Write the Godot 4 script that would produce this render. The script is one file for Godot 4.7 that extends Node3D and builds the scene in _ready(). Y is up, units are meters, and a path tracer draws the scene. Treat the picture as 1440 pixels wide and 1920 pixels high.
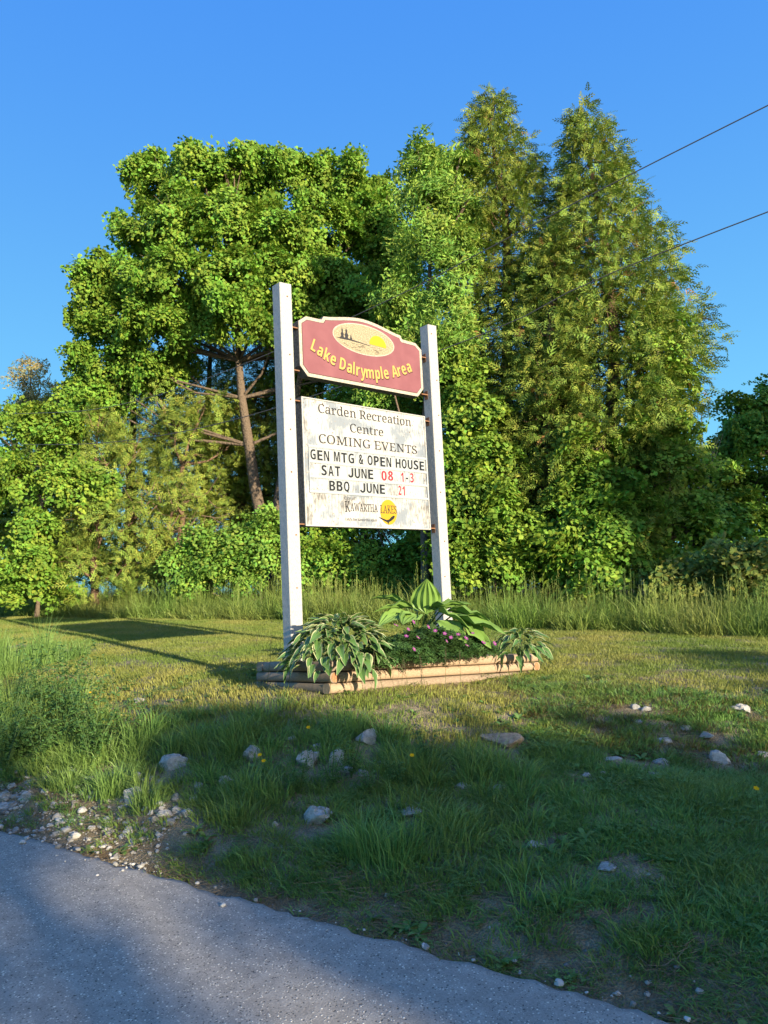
extends Node3D
# A roadside community sign on a grassy bank in low evening sun, trees behind it.

const TER := [-12.000, -22.000, 0.01342, -6.000, -20.000, 0.00818, 0.000, -18.000, -0.00487, 6.000, -18.000, -0.00404, 12.000, -18.000, -0.00869, -9.000, -18.000, -0.00828, -4.000, -17.000, 0.00003, 2.000, -15.000, 0.00394, 8.000, -14.000, 0.00358, -6.000, -14.000, 0.00674, -2.000, -13.000, 0.01995, 2.500, -12.000, -0.00086, 6.000, -11.000, 0.00913, -4.500, -11.000, -0.00440, 0.000, -10.500, 0.01075, 3.500, -9.500, -0.01133, -3.200, -9.600, -0.01539, -12.000, -14.500, -0.07298, -18.000, -22.000, -0.01190, 12.000, -10.000, 0.01402, -0.500, -6.750, -0.22683, -1.300, -7.700, -0.02024, 1.680, -8.650, 0.06296, 0.550, -7.650, 0.00946, -2.200, -8.200, 0.00301, -0.200, -8.600, -0.00621, 1.000, -7.600, 0.04510, 2.470, -6.900, -0.15811, 2.300, -5.550, 0.32783, 1.950, -5.100, -0.19960, 3.400, -4.900, -0.01666, 4.200, -6.600, -0.02499, 5.500, -6.500, 0.00061, 4.500, -3.600, 0.03349, 1.600, -4.200, -0.02208, 0.900, -4.600, -0.01311, 0.500, -5.400, -0.01204, 1.100, -6.000, 0.03001, -0.100, -5.900, 0.03987, -0.300, -5.000, 0.02712, -1.000, -5.600, -0.00859, -1.730, -5.950, -0.01854, -2.400, -6.800, -0.06746, -3.600, -7.400, -0.06297, -4.300, -8.600, -0.08006, -6.500, -9.500, 0.00861, -7.000, -11.000, -0.18546, -10.000, -12.000, 0.05566, 2.200, -3.200, 0.02778, 0.200, -4.200, 0.02575, -0.600, -4.600, 0.01008, -2.200, -5.600, 0.13882, -4.000, -6.800, 0.17569, -8.000, -9.600, 0.19540, 6.000, -1.500, -0.00357, 9.000, -5.000, -0.04909, 9.000, 0.000, 0.01134]
const TER_CONST := 0.62547
const BARE := [0.69, -3.94, 0.33, 0.12, 0.98, -3.67, 0.26, 0.10, 0.78, -4.41, 0.20, 0.08, 1.18, -4.10, 0.28, 0.09, -0.30, -4.80, 0.21, 0.09, -0.98, -4.82, 0.18, 0.08, -0.71, -4.98, 0.15, 0.09, 2.08, -6.65, 0.29, 0.17, 2.49, -6.13, 0.28, 0.11, 0.91, -6.12, 0.22, 0.22, 1.71, -5.64, 0.25, 0.17, 0.20, -3.83, 0.23, 0.08, 0.71, -3.49, 0.24, 0.08, 0.93, -3.25, 0.23, 0.08, -1.28, -4.97, 0.22, 0.08]
const SUN_AZIMUTH := 37.0      # degrees from straight behind the camera towards the right
const SUN_HEIGHT := 14.0
var R := RandomNumberGenerator.new()
var M := {}
var names := {}
var patchy := FastNoiseLite.new()
var sun_flat := Vector3(sin(deg_to_rad(SUN_AZIMUTH)), 0, cos(deg_to_rad(SUN_AZIMUTH)))
var sun_side := Vector3(cos(deg_to_rad(SUN_AZIMUTH)), 0, -sin(deg_to_rad(SUN_AZIMUTH)))


# ---------------------------------------------------------------- mesh helpers
class MB:
	var v := PackedVector3Array()
	var c := PackedColorArray()
	var ix := PackedInt32Array()
	var col := Color.WHITE
	func p(a: Vector3) -> int:
		v.append(a)
		c.append(col)
		return v.size() - 1
	func tri(a: Vector3, b: Vector3, d: Vector3) -> void:
		var i := p(a)
		p(b)
		p(d)
		ix.append_array([i, i + 1, i + 2])
	func quad(a: Vector3, b: Vector3, d: Vector3, e: Vector3) -> void:
		var i := p(a)
		p(b)
		p(d)
		p(e)
		ix.append_array([i, i + 1, i + 2, i, i + 2, i + 3])
	func box(lo: Vector3, hi: Vector3) -> void:
		var a := [Vector3(lo.x, lo.y, lo.z), Vector3(hi.x, lo.y, lo.z), Vector3(hi.x, hi.y, lo.z), Vector3(lo.x, hi.y, lo.z), Vector3(lo.x, lo.y, hi.z), Vector3(hi.x, lo.y, hi.z), Vector3(hi.x, hi.y, hi.z), Vector3(lo.x, hi.y, hi.z)]
		for f in [[0, 1, 2, 3], [5, 4, 7, 6], [4, 0, 3, 7], [1, 5, 6, 2], [3, 2, 6, 7], [4, 5, 1, 0]]:
			quad(a[f[0]], a[f[1]], a[f[2]], a[f[3]])
	func tube(pts: Array, radii: Array, sides := 8, rough := 0.0, rng: RandomNumberGenerator = null) -> void:
		var first := v.size()
		for k in pts.size():
			var along: Vector3 = (pts[mini(k + 1, pts.size() - 1)] - pts[maxi(k - 1, 0)]).normalized()
			var side := along.cross(Vector3(0.31, 0.2, 0.93)).normalized()
			var other := side.cross(along)
			for s in sides:
				var a := TAU * s / sides
				var r: float = radii[k]
				if rough > 0.0:
					r *= 1.0 + rng.randf_range(-rough, rough)
				p(pts[k] + (side * cos(a) + other * sin(a)) * r)
		for k in pts.size() - 1:
			for s in sides:
				var a := first + k * sides + s
				var b := first + k * sides + (s + 1) % sides
				ix.append_array([a, b, b + sides, a, b + sides, a + sides])
		var tip := p(pts[-1])
		for s in sides:
			ix.append_array([first + (pts.size() - 1) * sides + s, first + (pts.size() - 1) * sides + (s + 1) % sides, tip])
	func plate(poly: PackedVector2Array, back: float, front: float) -> void:   # a flat outline in x, y with thickness along z
		var t := Geometry2D.triangulate_polygon(poly)
		var cw := Geometry2D.is_polygon_clockwise(poly)
		for k in range(0, t.size(), 3):
			var q := [poly[t[k]], poly[t[k + 1]], poly[t[k + 2]]]
			tri(Vector3(q[0].x, q[0].y, front), Vector3(q[1].x, q[1].y, front), Vector3(q[2].x, q[2].y, front))
			tri(Vector3(q[0].x, q[0].y, back), Vector3(q[2].x, q[2].y, back), Vector3(q[1].x, q[1].y, back))
		for k in poly.size():
			var a := poly[k]
			var b := poly[(k + 1) % poly.size()]
			if cw:
				quad(Vector3(a.x, a.y, front), Vector3(b.x, b.y, front), Vector3(b.x, b.y, back), Vector3(a.x, a.y, back))
			else:
				quad(Vector3(b.x, b.y, front), Vector3(a.x, a.y, front), Vector3(a.x, a.y, back), Vector3(b.x, b.y, back))
	func mesh(smooth := false) -> ArrayMesh:
		var arr := []
		arr.resize(Mesh.ARRAY_MAX)
		arr[Mesh.ARRAY_VERTEX] = v
		arr[Mesh.ARRAY_COLOR] = c
		arr[Mesh.ARRAY_INDEX] = ix
		if smooth:
			var n := PackedVector3Array()
			n.resize(v.size())
			for k in range(0, ix.size(), 3):
				var g := (v[ix[k + 2]] - v[ix[k]]).cross(v[ix[k + 1]] - v[ix[k]])
				for j in 3:
					n[ix[k + j]] += g
			for k in n.size():
				n[k] = n[k].normalized()
			arr[Mesh.ARRAY_NORMAL] = n
		var m := ArrayMesh.new()
		m.add_surface_from_arrays(Mesh.PRIMITIVE_TRIANGLES, arr)
		return m


func numbered(called: String) -> String:
	names[called] = names.get(called, -1) + 1
	return called if names[called] == 0 else "%s_%03d" % [called, names[called]]

func tag(o: Node, label := "", category := "", group := "", kind := "") -> Node:
	for a in [["label", label], ["category", category], ["group", group], ["kind", kind]]:
		if a[1]:
			o.set_meta(a[0], a[1])
	return o

func thing(called: String, label: String, category: String, at := Transform3D(), group := "", kind := "") -> Node3D:
	var o := Node3D.new()
	o.name = numbered(called)
	add_child(o)
	o.transform = at
	tag(o, label, category, group, kind)
	return o

func part(called: String, mesh: Mesh, mat: Material, parent: Node, at := Transform3D()) -> MeshInstance3D:
	var o := MeshInstance3D.new()
	o.name = called
	o.mesh = mesh
	o.material_override = mat
	o.transform = at
	parent.add_child(o, true)
	return o

func single(called: String, mesh: Mesh, mat: Material, label: String, category: String, at := Transform3D(), group := "", kind := "") -> MeshInstance3D:
	var o := MeshInstance3D.new()
	o.name = numbered(called)
	o.mesh = mesh
	o.material_override = mat
	o.transform = at
	add_child(o)
	tag(o, label, category, group, kind)
	return o

func many(called: String, mesh: Mesh, mat: Material, parent: Node, where: Array, tints: Array) -> void:
	if where.is_empty():
		return
	var mm := MultiMesh.new()
	mm.transform_format = MultiMesh.TRANSFORM_3D
	mm.use_colors = true
	mm.mesh = mesh
	mm.instance_count = where.size()
	for i in where.size():
		mm.set_instance_transform(i, where[i])
		mm.set_instance_color(i, tints[i])
	var o := MultiMeshInstance3D.new()
	o.name = called
	o.multimesh = mm
	o.material_override = mat
	parent.add_child(o, true)


# ---------------------------------------------------------------- materials
func seamless(freq: float, seed_: int, size := 512, type := FastNoiseLite.TYPE_SIMPLEX_SMOOTH, octaves := 4) -> Image:
	var n := FastNoiseLite.new()
	n.noise_type = type
	n.frequency = freq
	n.seed = seed_
	n.fractal_octaves = octaves
	var im := n.get_seamless_image(size, size)
	im.convert(Image.FORMAT_L8)
	return im

func lit(c: Array) -> Color:      # linear base colour to the sRGB that materials take
	return Color(c[0], c[1], c[2]).linear_to_srgb()

func two_tone(a: Image, b: Image, low: Array, high: Array, mottle: float, stretch := Vector2i(1, 1)) -> ImageTexture:
	var w := a.get_width()
	var da := a.get_data()
	var db := b.get_data()
	var out := PackedByteArray()
	out.resize(w * w * 3)
	var lo := lit(low)
	var hi := lit(high)
	for y in w:
		for x in w:
			var k := ((y * stretch.y) % w) * w + (x * stretch.x) % w
			var t := clampf(da[k] / 255.0 + (db[y * w + x] / 255.0 - 0.5) * mottle, 0.0, 1.0)
			var c := lo.lerp(hi, t)
			var i := (y * w + x) * 3
			out[i] = int(c.r * 255)
			out[i + 1] = int(c.g * 255)
			out[i + 2] = int(c.b * 255)
	return ImageTexture.create_from_image(Image.create_from_data(w, w, false, Image.FORMAT_RGB8, out))

func plain(c: Array, rough := 0.7, vertex := false) -> StandardMaterial3D:
	var m := StandardMaterial3D.new()
	m.albedo_color = lit(c)
	m.roughness = rough
	m.metallic_specular = 0.4
	m.vertex_color_use_as_albedo = vertex
	return m

func leafy(rough := 0.55, through := 0.75, shine := 0.35) -> StandardMaterial3D:
	var m := plain([1, 1, 1], rough, true)
	m.metallic_specular = shine
	m.backlight_enabled = true
	m.backlight = Color(through, through, through * 0.8)
	return m

func textured(t: Texture2D, metres: float, rough: float, bump: Image = null, bump_cm := 0.3, world := true) -> StandardMaterial3D:
	var m := StandardMaterial3D.new()
	m.albedo_texture = t
	m.roughness = rough
	m.metallic_specular = 0.35
	m.uv1_triplanar = true
	m.uv1_world_triplanar = world
	m.uv1_scale = Vector3.ONE / metres
	if bump:
		m.heightmap_enabled = true
		m.heightmap_texture = ImageTexture.create_from_image(bump)
		m.heightmap_scale = bump_cm
	return m

func speckled(low: Array, high: Array, grit: Array) -> Image:
	var big := seamless(0.012, 5, 1024).get_data()
	var mid := seamless(0.12, 6, 1024).get_data()
	var im := PackedByteArray()
	im.resize(1024 * 1024 * 3)
	var r := RandomNumberGenerator.new()
	r.seed = 12
	for k in 1024 * 1024:
		var t := 0.35 * big[k] / 255.0 + 0.4 * mid[k] / 255.0 + 0.25 * r.randf()
		for j in 3:
			im[k * 3 + j] = int(clampf(lerpf(low[j], high[j], t), 0, 1) * 255)
	var out := Image.create_from_data(1024, 1024, false, Image.FORMAT_RGB8, im)
	for k in 26000:      # single stones in the tar
		var g: float = r.randf() ** 1.2
		var c := Color(lerpf(grit[0], grit[3], g), lerpf(grit[1], grit[4], g), lerpf(grit[2], grit[5], g))
		var s := 1 + int(4.2 * r.randf() ** 1.7)
		var at := Vector2i(r.randi_range(0, 1018), r.randi_range(0, 1018))
		out.fill_rect(Rect2i(at, Vector2i(s, maxi(1, s - r.randi_range(0, 1)))), c)
		if s > 2:
			out.fill_rect(Rect2i(at + Vector2i(1, -1), Vector2i(s - 1, s + 1)).intersection(Rect2i(0, 0, 1024, 1024)), c)
	return out

func materials() -> void:
	var asphalt := speckled([0.44, 0.42, 0.39], [0.75, 0.72, 0.67], [0.33, 0.32, 0.3, 0.93, 0.89, 0.81])
	var grey := asphalt.duplicate()
	grey.convert(Image.FORMAT_L8)
	M.asphalt = textured(ImageTexture.create_from_image(asphalt), 1.7, 0.85, grey, 0.5)
	var n1 := seamless(0.02, 1)
	var n2 := seamless(0.15, 2)
	var n3 := seamless(0.006, 3)
	M.soil = textured(two_tone(n2, n1, [0.11, 0.092, 0.06], [0.4, 0.33, 0.21], 0.9), 1.3, 0.95, n2, 2.0)
	M.rock = textured(two_tone(n1, n2, [0.22, 0.212, 0.195], [0.6, 0.575, 0.53], 0.8), 0.45, 0.85, n2, 0.6)
	M.tan_rock = textured(two_tone(n1, n2, [0.2, 0.15, 0.1], [0.45, 0.36, 0.26], 0.8), 0.45, 0.9, n2, 0.6)
	var grain := seamless(0.02, 7)
	M.timber = textured(two_tone(grain, n2, [0.28, 0.195, 0.13], [0.48, 0.365, 0.255], 0.35, Vector2i(1, 8)), 0.55, 0.75, grain, 0.15, false)
	M.timber_grey = textured(two_tone(grain, n2, [0.18, 0.135, 0.1], [0.38, 0.3, 0.225], 0.35, Vector2i(1, 8)), 0.55, 0.8, grain, 0.15, false)
	M.end_grain = textured(two_tone(n1, n2, [0.24, 0.11, 0.055], [0.5, 0.26, 0.14], 0.6), 0.2, 0.85, null, 0.3, false)
	var fibre := seamless(0.045, 9)
	M.paint = textured(two_tone(fibre, n2, [0.25, 0.245, 0.235], [0.62, 0.615, 0.595], 0.5, Vector2i(9, 1)), 0.9, 0.55, grain, 0.1, false)
	M.cream = textured(two_tone(n1, n2, [0.3, 0.265, 0.21], [0.5, 0.46, 0.4], 0.7), 0.35, 0.6, n2, 0.1, false)
	M.red = textured(two_tone(n3, n2, [0.19, 0.068, 0.08], [0.235, 0.09, 0.102], 0.25), 0.9, 0.5, null, 0.1, false)
	M.oval = textured(two_tone(n2, n1, [0.18, 0.145, 0.09], [0.52, 0.45, 0.31], 1.3), 0.16, 0.7, n2, 0.15, false)
	M.side = textured(two_tone(n1, n2, [0.06, 0.05, 0.045], [0.26, 0.23, 0.2], 0.8), 0.4, 0.7, null, 0.1, false)
	M.board = board_material()
	M.track = plain([0.36, 0.39, 0.42], 0.35)
	M.tile = plain([0.36, 0.38, 0.39], 0.3)
	M.black = plain([0.01, 0.011, 0.014], 0.45)
	M.faded = plain([0.022, 0.022, 0.027], 0.6)
	M.ghost = plain([0.1, 0.1, 0.11], 0.6)
	M.letter_red = plain([0.36, 0.02, 0.03], 0.4)
	M.outline = plain([0.05, 0.02, 0.02], 0.6)
	M.gold = plain([0.48, 0.31, 0.09], 0.45)
	M.sun_yellow = plain([0.6, 0.34, 0.01], 0.5)
	M.logo_yellow = plain([0.42, 0.26, 0.012], 0.5)
	M.metal = plain([0.3, 0.29, 0.28], 0.45)
	M.metal.metallic = 0.7
	M.rust = plain([0.22, 0.11, 0.06], 0.8)
	M.wire = plain([0.07, 0.07, 0.075], 0.5)
	M.bark = textured(two_tone(grain, n2, [0.07, 0.05, 0.035], [0.26, 0.2, 0.15], 0.6, Vector2i(9, 1)), 0.9, 0.95, grain, 3.0)
	M.cedar_bark = textured(two_tone(grain, n2, [0.09, 0.055, 0.035], [0.27, 0.18, 0.12], 0.5, Vector2i(9, 1)), 0.7, 0.95, grain, 2.0)
	M.twig = plain([0.2, 0.13, 0.085], 0.9)
	M.leaf = leafy(0.65, 0.76, 0.28)
	M.frond = leafy(0.7, 0.55, 0.25)
	M.grass = leafy(0.5, 0.75, 0.4)
	M.hosta = leafy(0.42, 0.6, 0.4)
	M.petal = leafy(0.6, 0.6, 0.2)
	M.stone_bits = plain([1, 1, 1], 0.9, true)

func board_material() -> StandardMaterial3D:      # white enamel with mould specks and rain-washed dirt, denser along the edges and under the letter rows
	var w := 512
	var h := 392
	var im := Image.create(w, h, false, Image.FORMAT_RGB8)
	var a := FastNoiseLite.new()
	a.frequency = 0.012
	a.seed = 3
	var b := FastNoiseLite.new()
	b.frequency = 0.09
	b.seed = 8
	var r := RandomNumberGenerator.new()
	r.seed = 4
	for y in h:
		for x in w:
			var streak := b.get_noise_2d(x * 1.3, y * 0.34)
			var blotch := a.get_noise_2d(x, y * 0.8)
			var u := float(x) / w
			var v := float(y) / h
			var edge := maxf(maxf(smoothstep(0.09, 0.0, u), smoothstep(0.9, 1.0, u)), smoothstep(0.2, 0.0, absf(v - 0.76)) * 0.75)
			var t := clampf(0.16 + blotch * 0.6 + streak * 0.55 + edge * 0.42 + (r.randf() - 0.5) * 0.25 * (0.3 + edge), 0.0, 1.0)
			t = smoothstep(0.22, 1.05, t)
			var wash := smoothstep(0.0, 0.4, a.get_noise_2d(x * 0.7 + 900, y * 0.9) + 0.3 * streak)
			im.set_pixel(x, y, lit([0.43, 0.427, 0.415]).lerp(lit([0.14, 0.135, 0.13]), t).lerp(lit([0.19, 0.22, 0.26]), wash * 0.85))
	for k in 700:
		var u := r.randf() ** 2.2
		if r.randf() < 0.3:
			u = 1.0 - u
		var c := lit([0.16, 0.13, 0.1]) if r.randf() < 0.6 else lit([0.3, 0.22, 0.15])
		var s := r.randi_range(1, 2) + int(r.randf() < 0.07) * 2
		im.fill_rect(Rect2i(int(u * (w - 4)), r.randi_range(0, h - 5), s, s + r.randi_range(0, 1)), c)
	var m := StandardMaterial3D.new()
	m.albedo_texture = ImageTexture.create_from_image(im)
	m.roughness = 0.4
	m.metallic_specular = 0.4
	return m


# ---------------------------------------------------------------- terrain
func from_road(x: float, z: float) -> float:     # metres from the asphalt's edge towards the sign
	return (x + 0.65) * 0.562 - (z + 4.13) * 0.827

func along_road(x: float, z: float) -> float:
	return (x + 0.65) * 0.827 + (z + 4.13) * 0.562

func road_point(s: float, d: float) -> Vector3:
	return Vector3(-0.65 + s * 0.827 + d * 0.562, 0, -4.13 + s * 0.562 - d * 0.827)

func land(x: float, z: float) -> float:
	var d := from_road(x, z)
	var s := smoothstep(-0.05, 0.55, d)
	if s <= 0.0:
		return -0.04
	x = clampf(x, -18.0, 12.0)
	z = clampf(z, -22.0, 0.0)
	var y: float = TER_CONST
	for k in range(0, TER.size(), 3):
		var a: float = x - TER[k]
		var b: float = z - TER[k + 1]
		y += sqrt(a * a + b * b + 0.15) * TER[k + 2]
	return lerpf(-0.04, y, s)

func bareness(x: float, z: float) -> float:
	var b := 0.0
	for k in range(0, BARE.size(), 4):
		var e := Vector2((x - BARE[k]) / BARE[k + 2], (z - BARE[k + 1]) / BARE[k + 3]).length_squared()
		b = maxf(b, 1.2 - e)
	return b + patchy.get_noise_2d(x * 3.0, z * 3.0) * 0.5

func graded(near_lo: float, near_hi: float, step: float, far: float) -> PackedFloat32Array:
	var a := PackedFloat32Array()
	var x := near_lo
	while x <= near_hi:
		a.append(x)
		x += step
	var g := step
	while a[-1] < far:
		g *= 1.22
		a.append(a[-1] + g)
	g = step
	while a[0] > -far:
		g *= 1.22
		a.insert(0, a[0] - g)
	return a

func build_ground() -> void:
	var xs := graded(-7.0, 7.0, 0.12, 500.0)
	var zs := graded(-13.0, -1.5, 0.12, 500.0)
	var m := MB.new()
	for z in zs:
		for x in xs:
			var y := land(x, z)
			if from_road(x, z) > 0.3 and absf(x) < 12 and z > -20:
				y += patchy.get_noise_2d(x * 6.0, z * 6.0) * 0.03
			m.p(Vector3(x, y, z))
	var w := xs.size()
	for j in zs.size() - 1:
		for i in w - 1:
			var a := j * w + i
			m.ix.append_array([a, a + 1, a + w + 1, a, a + w + 1, a + w])
	single("ground", m.mesh(true), M.soil, "brown earth bank and verge between the road and the trees", "ground", Transform3D(), "", "structure")
	# the road: a slab with a broken edge
	m = MB.new()
	var rows := []
	var s := -60.0
	while s < 40.0:
		var rag := patchy.get_noise_1d(s * 9.0) * 0.05 + patchy.get_noise_1d(s * 40.0 + 500) * 0.03 + patchy.get_noise_1d(s * 150.0 + 900) * 0.02
		var row := []
		for d in [[rag + 0.02, -0.05], [rag, -0.002], [rag - 0.05, 0.004], [-0.5, 0.008], [-1.5, 0.02], [-3.2, 0.04], [-4.9, 0.02], [-6.4, 0.0], [-6.42, -0.06]]:
			var q := road_point(s, d[0])
			q.y = d[1]
			row.append(m.p(q))
		rows.append(row)
		s += 0.06 if absf(s) < 9 else 0.5
	for k in rows.size() - 1:
		for j in rows[k].size() - 1:
			m.ix.append_array([rows[k][j], rows[k + 1][j], rows[k + 1][j + 1], rows[k][j], rows[k + 1][j + 1], rows[k][j + 1]])
	single("road", m.mesh(true), M.asphalt, "worn grey asphalt road with a crumbling edge", "road", Transform3D(), "", "structure")


# ---------------------------------------------------------------- grass
func blade(m: MB, at: Vector3, lean: Vector2, h: float, w: float) -> void:
	var a := R.randf() * TAU
	var s := Vector3(cos(a), 0, sin(a)) * w * 0.5
	var l := Vector3(lean.x, 0, lean.y)
	var mid := at + Vector3(0, h * 0.6, 0) + l * h * 0.35
	var tip := at + Vector3(0, h * (1.0 - 0.25 * l.length_squared()), 0) + l * h * 1.1
	var i := m.p(at - s)
	m.p(at + s)
	m.p(mid + s * 0.8)
	m.p(mid - s * 0.8)
	m.p(tip)
	m.ix.append_array([i, i + 1, i + 2, i, i + 2, i + 3, i + 3, i + 2, i + 4])

func tuft(n: int, rad: float, h0: float, h1: float, w: float, lean: float, dry: float, heads := 0) -> ArrayMesh:
	var m := MB.new()
	for k in n:
		var a := R.randf() * TAU
		var r := rad * sqrt(R.randf())
		var at := Vector3(cos(a) * r, -0.02, sin(a) * r)
		var g := R.randf_range(0.7, 1.25)
		m.col = Color(g, g, g)
		if R.randf() < dry:
			m.col = Color(2.6, 1.45, 1.9) * R.randf_range(0.6, 1.0)
		var l := Vector2(cos(a), sin(a)).rotated(R.randf_range(-1.2, 1.2)) * lean * R.randf_range(0.1, 1.0)
		blade(m, at, l, R.randf_range(h0, h1), w * R.randf_range(0.6, 1.2))
	for k in heads:      # stalks with seed heads
		var a := R.randf() * TAU
		var at := Vector3(cos(a), 0, sin(a)) * rad * R.randf()
		var top := at + Vector3(R.randf_range(-0.15, 0.15), h1 * R.randf_range(0.95, 1.25), R.randf_range(-0.15, 0.15))
		m.col = Color(2.2, 1.3, 1.8)
		m.tube([at, at.lerp(top, 0.5) + Vector3(0.01, 0, 0.01), top], [0.002, 0.0016, 0.001], 3)
		for j in 9:
			var q := at.lerp(top, 0.82 + 0.02 * j)
			var o := Vector3(R.randf_range(-1, 1), 1.2, R.randf_range(-1, 1)) * 0.022
			m.tri(q, q + o + Vector3(0.005, 0, 0), q + o * 0.6 - Vector3(0.006, 0, 0.004))
	return m.mesh()

func sown(where: Array, tints: Array, x: float, z: float, scale_: Vector3, tint: Color) -> void:
	var b := Basis(Vector3.UP, R.randf() * TAU).scaled(scale_)
	where.append(Transform3D(b, Vector3(x, land(x, z), z)))
	tints.append(tint)

func sward(called: String, label: String, kinds: Array, where: Array, tints: Array) -> void:
	var o := thing(called, label, "grass", Transform3D(), "", "stuff")
	var n := kinds.size()
	for k in n:
		var w := []
		var t := []
		for i in range(k, where.size(), n):
			w.append(where[i])
			t.append(tints[i])
		many("blades", kinds[k], M.grass, o, w, t)

func in_bed(x: float, z: float, margin := 0.0) -> bool:
	var a := Vector2(x + 0.5, z + 6.73)
	var u := a.dot(Vector2(0.757, -0.653))
	var v := a.dot(Vector2(-0.653, -0.757))
	return u > -margin and u < 2.87 + margin and v > -margin and v < 1.2 + margin

func rocky(x: float, z: float) -> bool:
	for k in range(0, ROCKS.size(), 5):
		if Vector2(x - ROCKS[k], (z - ROCKS[k + 2] - ROCKS[k + 3] * 0.8) * 0.6).length() < ROCKS[k + 3] * 1.15:
			return true
	return false

func hides_rock(x: float, z: float) -> bool:      # long blades do not stand right before a rock
	for k in range(0, ROCKS.size(), 5):
		var d := Vector2(x - ROCKS[k], z - ROCKS[k + 2])
		if absf(d.x) < ROCKS[k + 3] * 1.1 and d.y > -0.02 and d.y < 0.38 and ROCKS[k + 3] > 0.04:
			return true
	return false

func zone(x: float, z: float) -> String:
	var d := from_road(x, z)
	var s := along_road(x, z)
	var edge := 8.0 + 0.6 * smoothstep(-14.0, -6.0, s) - 0.8 * smoothstep(0.0, 6.0, s) + patchy.get_noise_2d(x * 2.0, z * 2.0) * 0.35
	if d > edge:
		return "meadow"
	if s < -6.2 and d < 3.6 + patchy.get_noise_2d(x * 3.0, z * 3.0):
		return "long"
	var bank := 2.0 + 0.5 * patchy.get_noise_2d(x * 4.0, z * 4.0)
	if x < 0.9:
		bank -= clampf((x + 0.3) * -0.35, 0.0, 0.6)
		return "long" if d < bank and d > 0.5 else ("verge" if d <= 0.5 else "lawn")
	if d < 2.75:
		return "verge"
	return "bank" if d < 4.2 and x > 1.2 else "lawn"

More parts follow.
